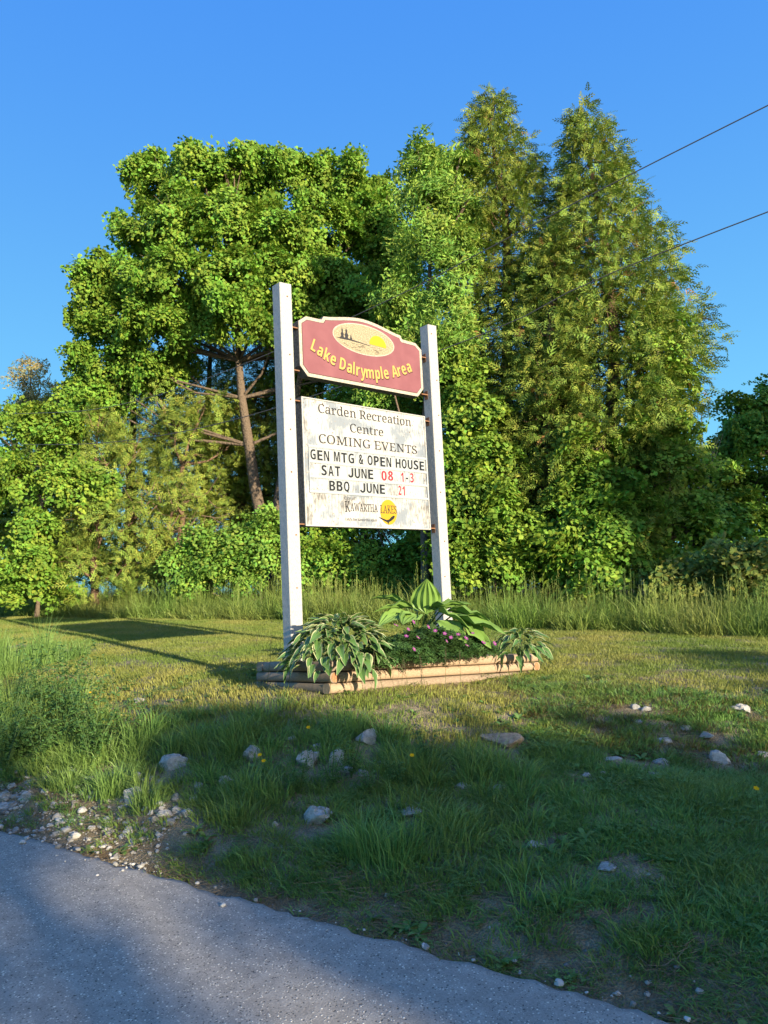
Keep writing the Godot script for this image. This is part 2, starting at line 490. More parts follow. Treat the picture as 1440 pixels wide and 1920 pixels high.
func build_grass() -> void:
	var green := Color(0.18, 0.335, 0.085)
	var lawn_k := [tuft(90, 0.16, 0.025, 0.06, 0.006, 0.6, 0.14), tuft(90, 0.16, 0.02, 0.055, 0.006, 0.7, 0.2), tuft(90, 0.16, 0.03, 0.07, 0.006, 0.6, 0.1)]
	var verge_k := [tuft(60, 0.1, 0.05, 0.13, 0.0055, 0.9, 0.06), tuft(60, 0.1, 0.04, 0.11, 0.006, 1.1, 0.1), tuft(50, 0.09, 0.06, 0.17, 0.006, 0.8, 0.05), tuft(40, 0.08, 0.04, 0.1, 0.009, 1.2, 0.03)]
	var long_k := [tuft(46, 0.09, 0.14, 0.34, 0.006, 0.7, 0.05), tuft(34, 0.07, 0.2, 0.42, 0.008, 0.7, 0.04), tuft(30, 0.1, 0.1, 0.26, 0.009, 1.0, 0.03), tuft(40, 0.1, 0.1, 0.28, 0.005, 0.9, 0.1)]
	var tall_k := [tuft(52, 0.22, 0.25, 0.85, 0.009, 0.9, 0.08, 3), tuft(52, 0.24, 0.2, 0.7, 0.012, 1.1, 0.06, 1), tuft(44, 0.2, 0.3, 0.95, 0.008, 0.8, 0.16, 6), tuft(40, 0.2, 0.15, 0.5, 0.02, 1.2, 0.04)]
	var got := {"lawn": [[], []], "verge": [[], []], "long": [[], []], "meadow": [[], []]}
	# the near bank and verge
	for k in 30000:
		var x := R.randf_range(-7.5, 6.5)
		var z := R.randf_range(-10.5, -1.9)
		var d := from_road(x, z)
		if d < 0.02 or in_bed(x, z, -0.02) or absf(x) > 0.56 * -z + 0.8:
			continue
		if along_road(x, z) < -1.0 and d < 0.5 + patchy.get_noise_2d(x * 6.0, z * 6.0) * 0.35 and R.randf() < 0.8:
			continue
		var kind := zone(x, z)
		var near := rocky(x, z)
		var b := bareness(x, z)
		var lush := patchy.get_noise_2d(x * 5.0 + 40, z * 5.0)
		var hue := patchy.get_noise_2d(x * 2.2, z * 2.2 + 90)
		var tint := green.lerp(Color(0.22, 0.31, 0.07), clampf(hue + 0.35, 0, 1)) * R.randf_range(0.8, 1.2)
		if kind == "verge":
			var thin := smoothstep(0.0, 0.5, d + patchy.get_noise_2d(x * 7.0, z * 7.0) * 0.3)
			if b > 0.38 or near or R.randf() > 0.12 + 0.88 * thin:
				continue
			var g := (0.56 + 0.42 * lush) * (0.55 + 0.45 * thin) * R.randf_range(0.8, 1.2) * (0.55 if b > 0.15 else 1.0)
			sown(got.verge[0], got.verge[1], x, z, Vector3(1, g, 1), tint)
			if R.randf() < 0.6:
				sown(got.verge[0], got.verge[1], x + R.randf_range(-0.1, 0.1), z + R.randf_range(-0.1, 0.1), Vector3(1.1, g * 0.8, 1.1), tint)
		elif kind == "long":
			if b > 0.6 or near or hides_rock(x, z) or (lush < 0.0 and R.randf() < 0.75):
				if not near and b < 0.6:
					sown(got.verge[0], got.verge[1], x, z, Vector3(1, 0.6, 1), tint * 0.9)
				continue
			var g := (0.42 + 0.75 * lush) * R.randf_range(0.7, 1.15) * (2.1 if along_road(x, z) < -3.6 else 1.0)
			sown(got.long[0], got.long[1], x, z, Vector3(1, maxf(g, 0.3), 1), tint)
		elif kind == "bank":
			if b > 0.5 or near:
				continue
			var dry := Color(0.17, 0.15, 0.05) if R.randf() < 0.35 else tint
			sown(got.verge[0], got.verge[1], x, z, Vector3(1, R.randf_range(0.35, 0.7), 1), dry)
	# the mown lawn and the uncut strip in front of the trees
	for k in 36000:
		var s := R.randf_range(-24.0, 12.0)
		var d := R.randf_range(1.3, 13.0)
		var q := road_point(s, d)
		if absf(q.x) > 0.56 * -q.z + 1.2 or q.z > -3.0:
			continue
		var kind := zone(q.x, q.z)
		var hue := patchy.get_noise_2d(q.x * 1.5, q.z * 1.5 + 90)
		if kind == "lawn":
			if in_bed(q.x, q.z, 0.02) or rocky(q.x, q.z):
				continue
			var tint := Color(0.18, 0.26, 0.05).lerp(Color(0.34, 0.33, 0.09), clampf(hue * 1.1 + 0.4, 0, 1)) * R.randf_range(0.85, 1.15)
			sown(got.lawn[0], got.lawn[1], q.x, q.z, Vector3(1.15, R.randf_range(0.8, 1.3), 1.15), tint)
		elif kind == "meadow" and R.randf() < 0.62:
			var tint := Color(0.18, 0.3, 0.06).lerp(Color(0.32, 0.35, 0.095), clampf(hue + 0.4, 0, 1)) * R.randf_range(0.8, 1.2)
			var low := (0.42 + 0.4 * smoothstep(7.0, 9.5, d)) * (0.85 + 0.75 * patchy.get_noise_2d(q.x * 2.6 + 7, q.z * 2.6)) + 0.25 * smoothstep(-1.0, 5.0, s)
			sown(got.meadow[0], got.meadow[1], q.x, q.z, Vector3(1.1, low * R.randf_range(0.5, 1.15), 1.1), tint)
	sward("mown_grass", "short yellow-green mown lawn around the sign and its flower bed", lawn_k, got.lawn[0], got.lawn[1])
	sward("verge_grass", "lush ragged green grass on the verge beside the asphalt", verge_k, got.verge[0], got.verge[1])
	sward("long_grass", "long uncut grass growing among the rocks below the sign", long_k, got.long[0], got.long[1])
	sward("meadow_grass", "tall uncut grass with seed heads along the foot of the trees", tall_k, got.meadow[0], got.meadow[1])
	var rosettes := []
	for k in 3:
		var m := MB.new()
		var n := R.randi_range(6, 10)
		for j in n:
			var a := TAU * j / n + R.randf_range(-0.3, 0.3)
			var out := Vector3(cos(a), R.randf_range(0.2, 1.1), sin(a)).normalized() * R.randf_range(0.05, 0.11)
			var side := Vector3(-sin(a), 0, cos(a)) * R.randf_range(0.012, 0.024)
			var g := R.randf_range(0.7, 1.25)
			m.col = Color(g * R.randf_range(0.9, 1.3), g, g)
			var row := []
			for f in [0.0, 0.25, 0.5, 0.75, 1.0]:
				var wide: float = [0.15, 0.7, 1.0, 0.7, 0.05][int(f * 4)]
				var c: Vector3 = out * f + Vector3(0, 0.03 * f * (1.0 - f) - 0.03 * f * f, 0)
				row.append([m.p(c - side * wide + Vector3(0, 0.004, 0)), m.p(c), m.p(c + side * wide + Vector3(0, 0.004, 0))])
			for f in 4:
				for e in 2:
					m.ix.append_array([row[f][e], row[f + 1][e], row[f + 1][e + 1], row[f][e], row[f + 1][e + 1], row[f][e + 1]])
		rosettes.append(m.mesh(true))
	var clover := MB.new()
	for k in 40:
		var at := Vector3(R.randf_range(-0.1, 0.1), R.randf_range(0.015, 0.06), R.randf_range(-0.1, 0.1))
		var g := R.randf_range(0.7, 1.3)
		clover.col = Color(g, g, g)
		var a := R.randf() * TAU
		for j in 3:
			var b := a + j * TAU / 3
			var o := Vector3(cos(b), R.randf_range(-0.2, 0.4), sin(b)) * 0.016
			var q := Vector3(-sin(b), 0, cos(b)) * 0.008
			clover.quad(at, at + o * 0.7 + q, at + o, at + o * 0.7 - q)
	rosettes.append(clover.mesh())
	var rw := []
	var rt := []
	for k in 2600:
		var x := R.randf_range(-5.5, 5.0)
		var z := R.randf_range(-8.5, -2.2)
		var d := from_road(x, z)
		if d < 0.08 or d > 4.5 or in_bed(x, z, 0.0) or rocky(x, z) or patchy.get_noise_2d(x * 4.0 + 300, z * 4.0) < -0.02:
			continue
		sown(rw, rt, x, z, Vector3.ONE * R.randf_range(0.55, 1.05), Color(0.15, 0.28, 0.07) * R.randf_range(0.8, 1.2))
	sward("broadleaf_weeds", "low plantain, clover and other broad leaves in the roadside grass", rosettes, rw, rt)
	# straw, and stones broken out of the verge
	var straw := thing("dry_straw", "dead straw and cut stalks lying along the asphalt edge", "straw", Transform3D(), "", "stuff")
	var sm := MB.new()
	for k in 26:
		var a := R.randf() * TAU
		var at := Vector3(R.randf_range(-0.12, 0.12), R.randf_range(0.004, 0.03), R.randf_range(-0.12, 0.12))
		var l := Vector3(cos(a), R.randf_range(-0.1, 0.15), sin(a)) * R.randf_range(0.03, 0.1)
		sm.col = Color(1, 1, 1) * R.randf_range(0.6, 1.2)
		sm.quad(at, at + Vector3(0, 0.001, 0.003), at + l + Vector3(0, 0.001, 0.002), at + l)
	var w := []
	var t := []
	for k in 1700:
		var q := road_point(R.randf_range(-7.0, 6.0), 0.06 + 0.5 * R.randf() ** 1.5)
		if k > 800:
			q = Vector3(R.randf_range(0.5, 5.0), 0, R.randf_range(-9.0, -3.0))
			if from_road(q.x, q.z) < 0.3 or bareness(q.x, q.z) < 0.1:
				continue
		sown(w, t, q.x, q.z, Vector3.ONE * R.randf_range(0.7, 1.3), Color(0.3, 0.21, 0.11) * R.randf_range(0.6, 1.2))
	many("stalks", sm.mesh(), M.grass, straw, w, t)
	var gravel := thing("gravel", "loose pale gravel scattered along the road edge", "gravel", Transform3D(), "", "stuff")
	for kind in 3:
		var g := stone_mesh(1, 900 + kind, 0.35)
		w = []
		t = []
		for k in 2200:
			var s := R.randf_range(-8.0, 5.5)
			var d := (-0.35 * R.randf() ** 3.0 if R.randf() < 0.2 else 0.02) + 0.5 * R.randf() ** 2.0 + (0.35 * R.randf() if s < -1.2 else 0.0)
			if s > -1.0 and R.randf() < 0.92:
				continue
			var q := road_point(s, d)
			var r := (0.004 + 0.018 * R.randf() ** 5.0) * (1.9 if s < -1.2 else 1.0)
			var grey := R.randf_range(0.16, 0.5)
			w.append(Transform3D(Basis.from_euler(Vector3(R.randf() * 6, R.randf() * 6, R.randf() * 6)).scaled(Vector3(r, r * 0.7, r)), Vector3(q.x, (land(q.x, q.z) if d > 0.06 else 0.004) + r * 0.3, q.z)))
			t.append(Color(grey, grey * 0.97, grey * 0.9))
		many("stones", g, M.stone_bits, gravel, w, t)


# ---------------------------------------------------------------- rocks
const ROCKS := [-1.827, 0.159, -5.628, 0.068, 0.080, -1.648, 0.311, -6.006, 0.109, 0.059, -1.904, 0.240, -5.946, 0.059, 0.042, -0.472, 0.175, -4.958, 0.091, 0.063, -0.724, 0.158, -4.954, 0.019, 0.022, 0.113, 0.215, -4.928, 0.067, 0.034, -1.019, 0.385, -5.890, 0.060, 0.072, -0.164, 0.466, -5.981, 0.098, 0.060, -0.389, 0.366, -5.674, 0.053, 0.093, -0.593, 0.362, -5.687, 0.080, 0.067, -0.521, 0.432, -5.893, 0.051, 0.041, -0.755, 0.466, -6.049, 0.038, 0.028, -0.288, 0.337, -5.561, 0.044, 0.030, -0.193, 0.322, -5.490, 0.047, 0.030, -0.063, 0.364, -5.625, 0.040, 0.026, -1.506, 0.135, -5.299, 0.049, 0.028, -1.429, 0.157, -5.315, 0.034, 0.026, -1.341, 0.154, -5.252, 0.041, 0.033, -2.989, 0.070, -6.131, 0.051, 0.046, -2.766, 0.088, -6.025, 0.067, 0.040, -2.902, 0.041, -6.006, 0.059, 0.027, -2.972, 0.123, -6.231, 0.037, 0.023, 0.864, 0.425, -5.964, 0.133, 0.069, 1.583, 0.343, -5.638, 0.055, 0.032, 1.933, 0.316, -5.685, 0.057, 0.028, 2.384, 0.305, -5.764, 0.080, 0.050, 2.730, 0.332, -5.761, 0.047, 0.026, 1.313, 0.321, -5.292, 0.030, 0.022, 1.435, 0.323, -5.356, 0.022, 0.019, 1.774, 0.311, -5.359, 0.042, 0.019, 2.159, 0.543, -6.617, 0.037, 0.028, 2.088, 0.553, -6.673, 0.042, 0.023, 2.357, 0.443, -6.251, 0.040, 0.029, 2.916, 0.534, -6.485, 0.066, 0.038, 2.463, 0.406, -6.116, 0.057, 0.031, 1.337, 0.361, -5.685, 0.028, 0.020, 0.482, 0.293, -5.217, 0.053, 0.028, 0.705, 0.293, -5.160, 0.039, 0.021, -2.411, 0.585, -7.592, 0.048, 0.032, -1.172, 0.265, -5.574, 0.050, 0.042, -1.359, 0.246, -5.601, 0.035, 0.035, 2.016, 0.477, -6.396, 0.045, 0.022, 2.111, 0.390, -6.071, 0.052, 0.026, 0.105, 0.343, -5.518, 0.030, 0.019, 1.221, 0.291, -5.021, 0.035, 0.018, 0.775, 0.174, -4.390, 0.046, 0.018, 1.099, 0.156, -4.096, 0.050, 0.018, 1.268, 0.152, -3.990, 0.032, 0.015, -2.090, 0.132, -5.726, 0.029, 0.019, -2.379, 0.037, -5.687, 0.034, 0.021]

func stone_mesh(level: int, seed_: int, rough: float) -> ArrayMesh:
	var n := FastNoiseLite.new()
	n.seed = seed_
	n.frequency = 0.9
	var sph := SphereMesh.new()
	sph.radius = 1.0
	sph.height = 2.0
	sph.radial_segments = 6 + level * 4
	sph.rings = 3 + level * 3
	var a := sph.get_mesh_arrays()
	var m := MB.new()
	var r := RandomNumberGenerator.new()
	r.seed = seed_
	var cuts := []
	for k in 11:
		cuts.append([Vector3(r.randf_range(-1, 1), r.randf_range(-0.6, 1), r.randf_range(-1, 1)).normalized(), r.randf_range(0.45, 0.8)])
	for q in a[Mesh.ARRAY_VERTEX]:
		var p: Vector3 = q * (1.0 + rough * n.get_noise_3dv(q * 1.5) + rough * 0.4 * n.get_noise_3dv(q * 5.0))
		for cut in cuts:      # broken faces
			var over: float = p.dot(cut[0]) - cut[1]
			if over > 0.0:
				p -= cut[0] * over * 0.97
		m.p(p)
	m.ix = a[Mesh.ARRAY_INDEX]
	return m.mesh()

func build_rocks() -> void:
	var shapes := []
	for k in 6:
		shapes.append(stone_mesh(3, 40 + k, 0.4))
	for k in range(0, ROCKS.size(), 5):
		var i := k / 5
		var r: float = ROCKS[k + 3]
		var h: float = maxf(ROCKS[k + 4], r * 0.45)
		var b := Basis(Vector3.UP, R.randf() * TAU) * Basis(Vector3.RIGHT, R.randf_range(-0.3, 0.3))
		b = b.scaled(Vector3(r * 1.35, h * 1.15, r * 1.15))
		var at := Transform3D(b, Vector3(ROCKS[k], land(ROCKS[k], ROCKS[k + 2]) + h * 0.3, ROCKS[k + 2]))
		if i == 22:
			single("flat_rock", shapes[i % 6], M.tan_rock, "flat tan rock lying in the grass slope below the flower bed", "rock", at)
		elif i == 0:
			single("limestone_rock", shapes[i % 6], M.rock, "upright rounded white rock with grass on both sides near the gravel", "rock", at)
		elif i == 3:
			single("limestone_rock", shapes[i % 6], M.rock, "largest white block of rock, resting on bare earth at the verge", "rock", at)
		else:
			var right := i in range(22, 38) or i in range(41, 48)
			single("limestone_rock", shapes[i % 6], M.rock, "pale broken rock half buried in the dry ditch bank or worn verge" if right else "pale rock half sunk in the long grass and gravel below the sign", "rock", at, "rocks in the ditch bank" if right else "rocks in the long grass")


# ---------------------------------------------------------------- the sign
func text_mesh(words: String, font: Font, depth := 0.002) -> TextMesh:
	var t := TextMesh.new()
	t.text = words
	t.font = font
	t.font_size = 96
	t.pixel_size = 0.01
	t.depth = depth
	t.curve_step = 1.0
	t.horizontal_alignment = HORIZONTAL_ALIGNMENT_LEFT
	return t

func lettered(called: String, words: String, font: Font, u0: float, u1: float, base: float, cap: float, w: float, mat: Material, parent: Node, slant := 0.0) -> MeshInstance3D:
	var t := text_mesh(words, font, 0.3)
	var box := t.get_aabb()
	var ref := text_mesh("H", font).get_aabb()
	var sx := (u1 - u0) / box.size.x
	var sy := cap / ref.size.y
	var b := Basis(Vector3(sx, 0, 0), Vector3(slant, sy, 0), Vector3(0, 0, 0.006))
	var st := SurfaceTool.new()
	st.append_from(t, 0, Transform3D(b, Vector3(u0 - box.position.x * sx, base - ref.position.y * sy, w)))
	return part(called, st.commit(), mat, parent)

func ellipse(cx: float, cy: float, rx: float, ry: float, from := 0.0, to := TAU, n := 48) -> PackedVector2Array:
	var p := PackedVector2Array()
	for k in n:
		var a := from + (to - from) * k / (n if to - from >= TAU else n - 1)
		p.append(Vector2(cx + cos(a) * rx, cy + sin(a) * ry))
	return p

func plate(poly: PackedVector2Array, back: float, front: float) -> ArrayMesh:
	var m := MB.new()
	m.plate(poly, back, front)
	return m.mesh()

func build_sign() -> void:
	var serif := SystemFont.new()
	serif.font_names = ["Droid Serif"]
	var sans := SystemFont.new()
	sans.font_names = ["Droid Sans"]
	sans.font_weight = 700
	var serif_bold := SystemFont.new()
	serif_bold.font_names = ["Droid Serif"]
	serif_bold.font_weight = 700
	# its own axes: x along the boards, y up the posts, z out of the face; it leans a little
	var b := Basis(Vector3(0.7573, 0.0107, -0.653), Vector3(-0.0222, 0.9997, -0.0094), Vector3(0.6527, 0.0216, 0.7573)).orthonormalized()
	var s := thing("community_sign", "two-post white wooden sign with red carved board above a weathered notice board", "sign", Transform3D(b, Vector3(-0.768, 2.24, -7.466) + b * Vector3(0.8435, -1.5, -0.025)))
	var move := Transform3D(Basis(), -Vector3(0.8435, -1.5, -0.025))
	# posts
	for side in 2:
		var u: float = [-0.237, 1.784][side]
		var top: float = [2.405, 2.383][side]
		var m := MB.new()
		var prof := PackedVector2Array()
		var c := 0.007
		for q in [[0, c], [c, 0], [0.14 - c, 0], [0.14, c], [0.14, 0.14 - c], [0.14 - c, 0.14], [c, 0.14], [0, 0.14 - c]]:
			prof.append(Vector2(q[0], q[1]))
		m.plate(prof, -1.75, top)
		for k in m.v.size():
			var q := m.v[k]
			m.v[k] = Vector3(q.x, q.z + (0.006 if q.z > 0 and q.x > 0.07 else 0.0), -q.y) + Vector3(u, 0, 0.045)
		var post := part("post", m.mesh(), M.paint, s, move)
		for h in [2.29, 1.71, 1.27, 0.93, 0.47, -0.12, -0.55]:
			var bolt := CylinderMesh.new()
			bolt.top_radius = 0.007
			bolt.bottom_radius = 0.009
			bolt.height = 0.008
			bolt.radial_segments = 10
			part("bolt", bolt, M.rust, post, Transform3D(Basis(Vector3.RIGHT, PI / 2), Vector3(u + 0.07 + R.randf_range(-0.025, 0.025), h + R.randf_range(-0.05, 0.05), 0.048)))
	for h in [[2.0, 1.56], [1.25, 0.02]]:
		for y in h:
			for side in 2:
				var m := MB.new()
				var u0: float = [-0.1, 1.685][side]
				m.box(Vector3(u0, y - 0.006, -0.075), Vector3(u0 + 0.107, y + 0.006, -0.015))
				m.box(Vector3(u0 if side == 0 else u0 + 0.097, y - 0.05, -0.072), Vector3(u0 + 0.01 if side == 0 else u0 + 0.107, y + 0.05, -0.018))
				part("bracket", m.mesh(), M.rust, s, move)
	# the red carved board
	var half := [Vector2(0.0, 1.61), Vector2(0.0, 2.07), Vector2(0.09, 2.135), Vector2(0.29, 2.14), Vector2(0.315, 2.18)]
	for k in 7:
		var t := (k + 1) / 8.0
		half.append(Vector2(0.315 + 0.53 * t, 2.18 + 0.078 * sin(t * PI / 2) ** 1.4))
	var outer := PackedVector2Array([Vector2(0.09, 1.512)])
	outer.append_array(PackedVector2Array(half))
	outer.append(Vector2(0.8465, 2.259))
	for k in range(half.size() - 1, -1, -1):
		outer.append(Vector2(1.693 - half[k].x, half[k].y))
	outer.append(Vector2(1.603, 1.512))
	var core := PackedVector2Array(outer)
	var upper := part("name_board", plate(core, -0.1, -0.006), M.side, s, move)
	part("border", plate(core, -0.006, 0.006), M.cream, upper)
	part("groove_line", plate(Geometry2D.offset_polygon(outer, -0.034)[0], 0.004, 0.0075), M.outline, upper)
	part("red_field", plate(Geometry2D.offset_polygon(outer, -0.039)[0], 0.005, 0.0095), M.red, upper)
	part("oval_rim", plate(ellipse(0.8465, 2.028, 0.427, 0.168), 0.006, 0.0115), M.cream, upper)
	part("oval_picture", plate(ellipse(0.8465, 2.028, 0.413, 0.156), 0.007, 0.013), M.oval, upper)
	var half_sun := ellipse(1.03, 2.0, 0.118, 0.105, -0.12, PI + 0.05, 30)
	part("painted_sun", plate(half_sun, 0.01, 0.017), M.sun_yellow, upper)
	for tr in [[0.545, 0.028, 0.125, 1.995], [0.6, 0.034, 0.135, 1.99], [0.66, 0.02, 0.075, 1.985]]:
		var p := PackedVector2Array()
		for k in 7:
			var f := k / 6.0
			p.append(Vector2(tr[0] + tr[1] * (1.0 - f) * (1.15 if k % 2 == 0 else 0.6), tr[3] + tr[2] * f))
		for k in range(5, -1, -1):
			var f := k / 6.0
			p.append(Vector2(tr[0] - tr[1] * (1.0 - f) * (1.15 if k % 2 == 0 else 0.6), tr[3] + tr[2] * f))
		part("painted_pine", plate(p, 0.01, 0.0148), M.faded, upper)
	var hill := PackedVector2Array([Vector2(0.46, 1.985), Vector2(0.56, 2.002), Vector2(0.66, 2.0), Vector2(0.78, 1.99), Vector2(0.92, 1.978), Vector2(0.92, 1.972), Vector2(0.78, 1.98), Vector2(0.66, 1.985), Vector2(0.56, 1.982)])
	part("painted_hill", plate(hill, 0.01, 0.0152), M.faded, upper)
	for k in 26:
		var y := R.randf_range(1.895, 1.975)
		var reach := 0.38 * sqrt(maxf(0.0, 1.0 - ((y - 2.028) / 0.15) ** 2))
		var x := 0.8465 + R.randf_range(-reach, reach * 0.8)
		var l := R.randf_range(0.03, 0.09)
		part("painted_ripple", plate(PackedVector2Array([Vector2(x, y), Vector2(x + l * 0.5, y + 0.003), Vector2(minf(x + l, 0.8465 + reach), y), Vector2(x + l * 0.5, y - 0.001)]), 0.01, 0.0145), M.faded, upper)
	# LAKE NAME on a sagging line
	var name_text := "Lake Dalrymple Area"
	var full := sans.get_string_size(name_text, HORIZONTAL_ALIGNMENT_LEFT, -1, 96).x
	var cap_ref := text_mesh("H", sans).get_aabb()
	for k in name_text.length():
		var ch := name_text[k]
		if ch == " ":
			continue
		var x0 := sans.get_string_size(name_text.substr(0, k), HORIZONTAL_ALIGNMENT_LEFT, -1, 96).x / full
		var t := text_mesh(ch, sans, 0.3)
		var box := t.get_aabb()
		var u := lerpf(0.125, 1.545, x0)
		var mid := u + box.size.x * 0.5 * 1.42 / (full * 0.01)
		var v := 1.612 + 0.375 * (mid - 0.835) ** 2
		var turn := atan(0.75 * (mid - 0.835)) * 0.8
		var sx := 1.42 / (full * 0.01)
		var sy := 0.128 / cap_ref.size.y
		for layer in 2:
			var grow := 1.0 if layer else 1.13
			var rot := Transform3D(Basis(Vector3.BACK, turn), Vector3(mid + (0.0 if layer else 0.004), v - (0.0 if layer else 0.006), 0.011 + 0.002 * layer))
			var st := SurfaceTool.new()
			st.append_from(t, 0, rot * Transform3D(Basis.from_scale(Vector3(sx * grow, sy * (1.0 if layer else 1.06), 0.006)), Vector3(-(box.position.x + box.size.x * 0.5) * sx * grow, -cap_ref.position.y * sy, 0)))
			part("letter" if layer else "letter_edge", st.commit(), M.gold if layer else M.outline, upper)
	# the notice board
	var m := MB.new()
	m.box(Vector3(0, 0, -0.1), Vector3(1.693, 1.294, -0.004))
	var lower := part("notice_board", m.mesh(), M.side, s, move)
	var face := SurfaceTool.new()
	face.begin(Mesh.PRIMITIVE_TRIANGLES)
	for q in [[0, 0], [0, 1], [1, 1], [0, 0], [1, 1], [1, 0]]:
		face.set_normal(Vector3.BACK)
		face.set_uv(Vector2(q[0], 1.0 - q[1]))
		face.add_vertex(Vector3(0.004 + q[0] * 1.685, 0.004 + q[1] * 1.286, 0.0))
	part("enamel_face", face.commit(), M.board, lower)
	m = MB.new()
	for r in [[0.0, 0.0, 0.014, 1.294], [1.679, 0.0, 1.693, 1.294], [0.014, 0.0, 1.679, 0.012], [0.014, 1.282, 1.679, 1.294]]:
		m.box(Vector3(r[0], r[1], -0.004), Vector3(r[2], r[3], 0.008))
	part("edge_trim", m.mesh(), M.paint, lower)
	var rows := [0.345, 0.495, 0.645, 0.8]
	for k in 4:
		m = MB.new()
		m.box(Vector3(0.065, rows[k] - 0.012, 0.0), Vector3(1.68, rows[k] + 0.012, 0.009))
		m.box(Vector3(0.065, rows[k] - 0.0025, 0.009), Vector3(1.68, rows[k] + 0.0025, 0.012))
		part("letter_track", m.mesh(), M.track, lower)
	for u in [0.065, 1.672]:
		m = MB.new()
		m.box(Vector3(u - 0.004, 0.333, 0.009), Vector3(u + 0.004, 0.812, 0.0125))
		part("track_end", m.mesh(), M.track, lower)
	lettered("printed_line", "Carden Recreation", serif, 0.205, 1.478, 1.155, 0.092, 0.003, M.faded, lower)
	lettered("printed_line", "Centre", serif, 0.605, 1.06, 0.998, 0.09, 0.003, M.faded, lower)
	lettered("printed_line", "COMING EVENTS", serif, 0.2, 1.545, 0.845, 0.092, 0.003, M.faded, lower)
	for w in [["GEN", 0.082, 0.333, 2, 0], ["MTG", 0.375, 0.653, 2, 0], ["&", 0.699, 0.779, 2, 0], ["OPEN", 0.816, 1.166, 2, 0], ["HOUSE", 1.212, 1.656, 2, 0], ["SAT", 0.21, 0.466, 1, 0], ["JUNE", 0.545, 0.904, 1, 0], ["08", 0.999, 1.184, 1, 1], ["1", 1.285, 1.335, 1, 1], ["-", 1.352, 1.402, 1, 0], ["3", 1.415, 1.487, 1, 1], ["BBQ", 0.3, 0.58, 0, 0], ["JUNE", 0.695, 1.058, 0, 0], ["21", 1.234, 1.349, 0, 1]]:
		var txt: String = w[0]
		var step: float = (w[2] - w[1]) / txt.length()
		for k in txt.length():
			var u0: float = w[1] + step * k
			m = MB.new()
			m.box(Vector3(u0 - 0.004, rows[w[3]] + 0.014, 0.0), Vector3(u0 + step - 0.008, rows[w[3] + 1] - 0.014, 0.005))
			part("letter_tile", m.mesh(), M.tile, lower)
			var inset := 0.004
			var cap := 0.102
			if txt[k] == "J":
				var ju := u0 + 0.004
				var jw := step - 0.02
				var j0: float = rows[w[3]] + 0.02
				var hook := PackedVector2Array([Vector2(ju + jw, j0 + cap), Vector2(ju + jw, j0 + 0.03), Vector2(ju + jw * 0.9, j0 + 0.008), Vector2(ju + jw * 0.55, j0), Vector2(ju + jw * 0.2, j0 + 0.005), Vector2(ju, j0 + 0.025), Vector2(ju + jw * 0.22, j0 + 0.036), Vector2(ju + jw * 0.4, j0 + 0.02), Vector2(ju + jw * 0.6, j0 + 0.02), Vector2(ju + jw * 0.7, j0 + 0.034), Vector2(ju + jw * 0.7, j0 + cap)])
				part("letter", plate(hook, 0.005, 0.0065), M.black, lower)
				continue
			if txt[k] == "1":
				u0 += (step - 0.045) * 0.5 - 0.004
				lettered("letter", "1", sans, u0, u0 + 0.036, rows[w[3]] + 0.022, cap, 0.0055, M.letter_red, lower)
				continue
			var letter := lettered("letter", txt[k], sans, u0 + inset, u0 + step - inset - 0.012, rows[w[3]] + 0.022, cap, 0.0055, M.letter_red if w[4] else M.black, lower)
			letter.position.y += R.randf_range(-0.003, 0.003)
	# the city's mark under the letters
	part("logo_disc", plate(ellipse(1.083, 0.175, 0.118, 0.135), 0.0, 0.003), M.logo_yellow, lower)
	lettered("printed_line", "K", serif, 0.495, 0.562, 0.158, 0.112, 0.003, M.faded, lower)
	lettered("printed_line", "AWARTHA", serif, 0.565, 0.932, 0.17, 0.082, 0.003, M.faded, lower)
	lettered("printed_line", "LAKES", serif, 0.968, 1.196, 0.162, 0.086, 0.0045, M.faded, lower)
	lettered("printed_line", "City of", serif, 0.49, 0.64, 0.284, 0.032, 0.003, M.ghost, lower)
	lettered("printed_line", "Catch the Kawartha spirit", serif, 0.49, 0.915, 0.07, 0.026, 0.003, M.ghost, lower)
	var bird := PackedVector2Array([Vector2(0.94, 0.122), Vector2(1.0, 0.104), Vector2(1.05, 0.09), Vector2(1.085, 0.098), Vector2(1.12, 0.128), Vector2(1.155, 0.142), Vector2(1.168, 0.13), Vector2(1.15, 0.108), Vector2(1.115, 0.083), Vector2(1.08, 0.068), Vector2(1.07, 0.042), Vector2(1.056, 0.066), Vector2(1.02, 0.078), Vector2(0.97, 0.1)])
	part("logo_bird", plate(bird, 0.002, 0.0048), M.black, lower)


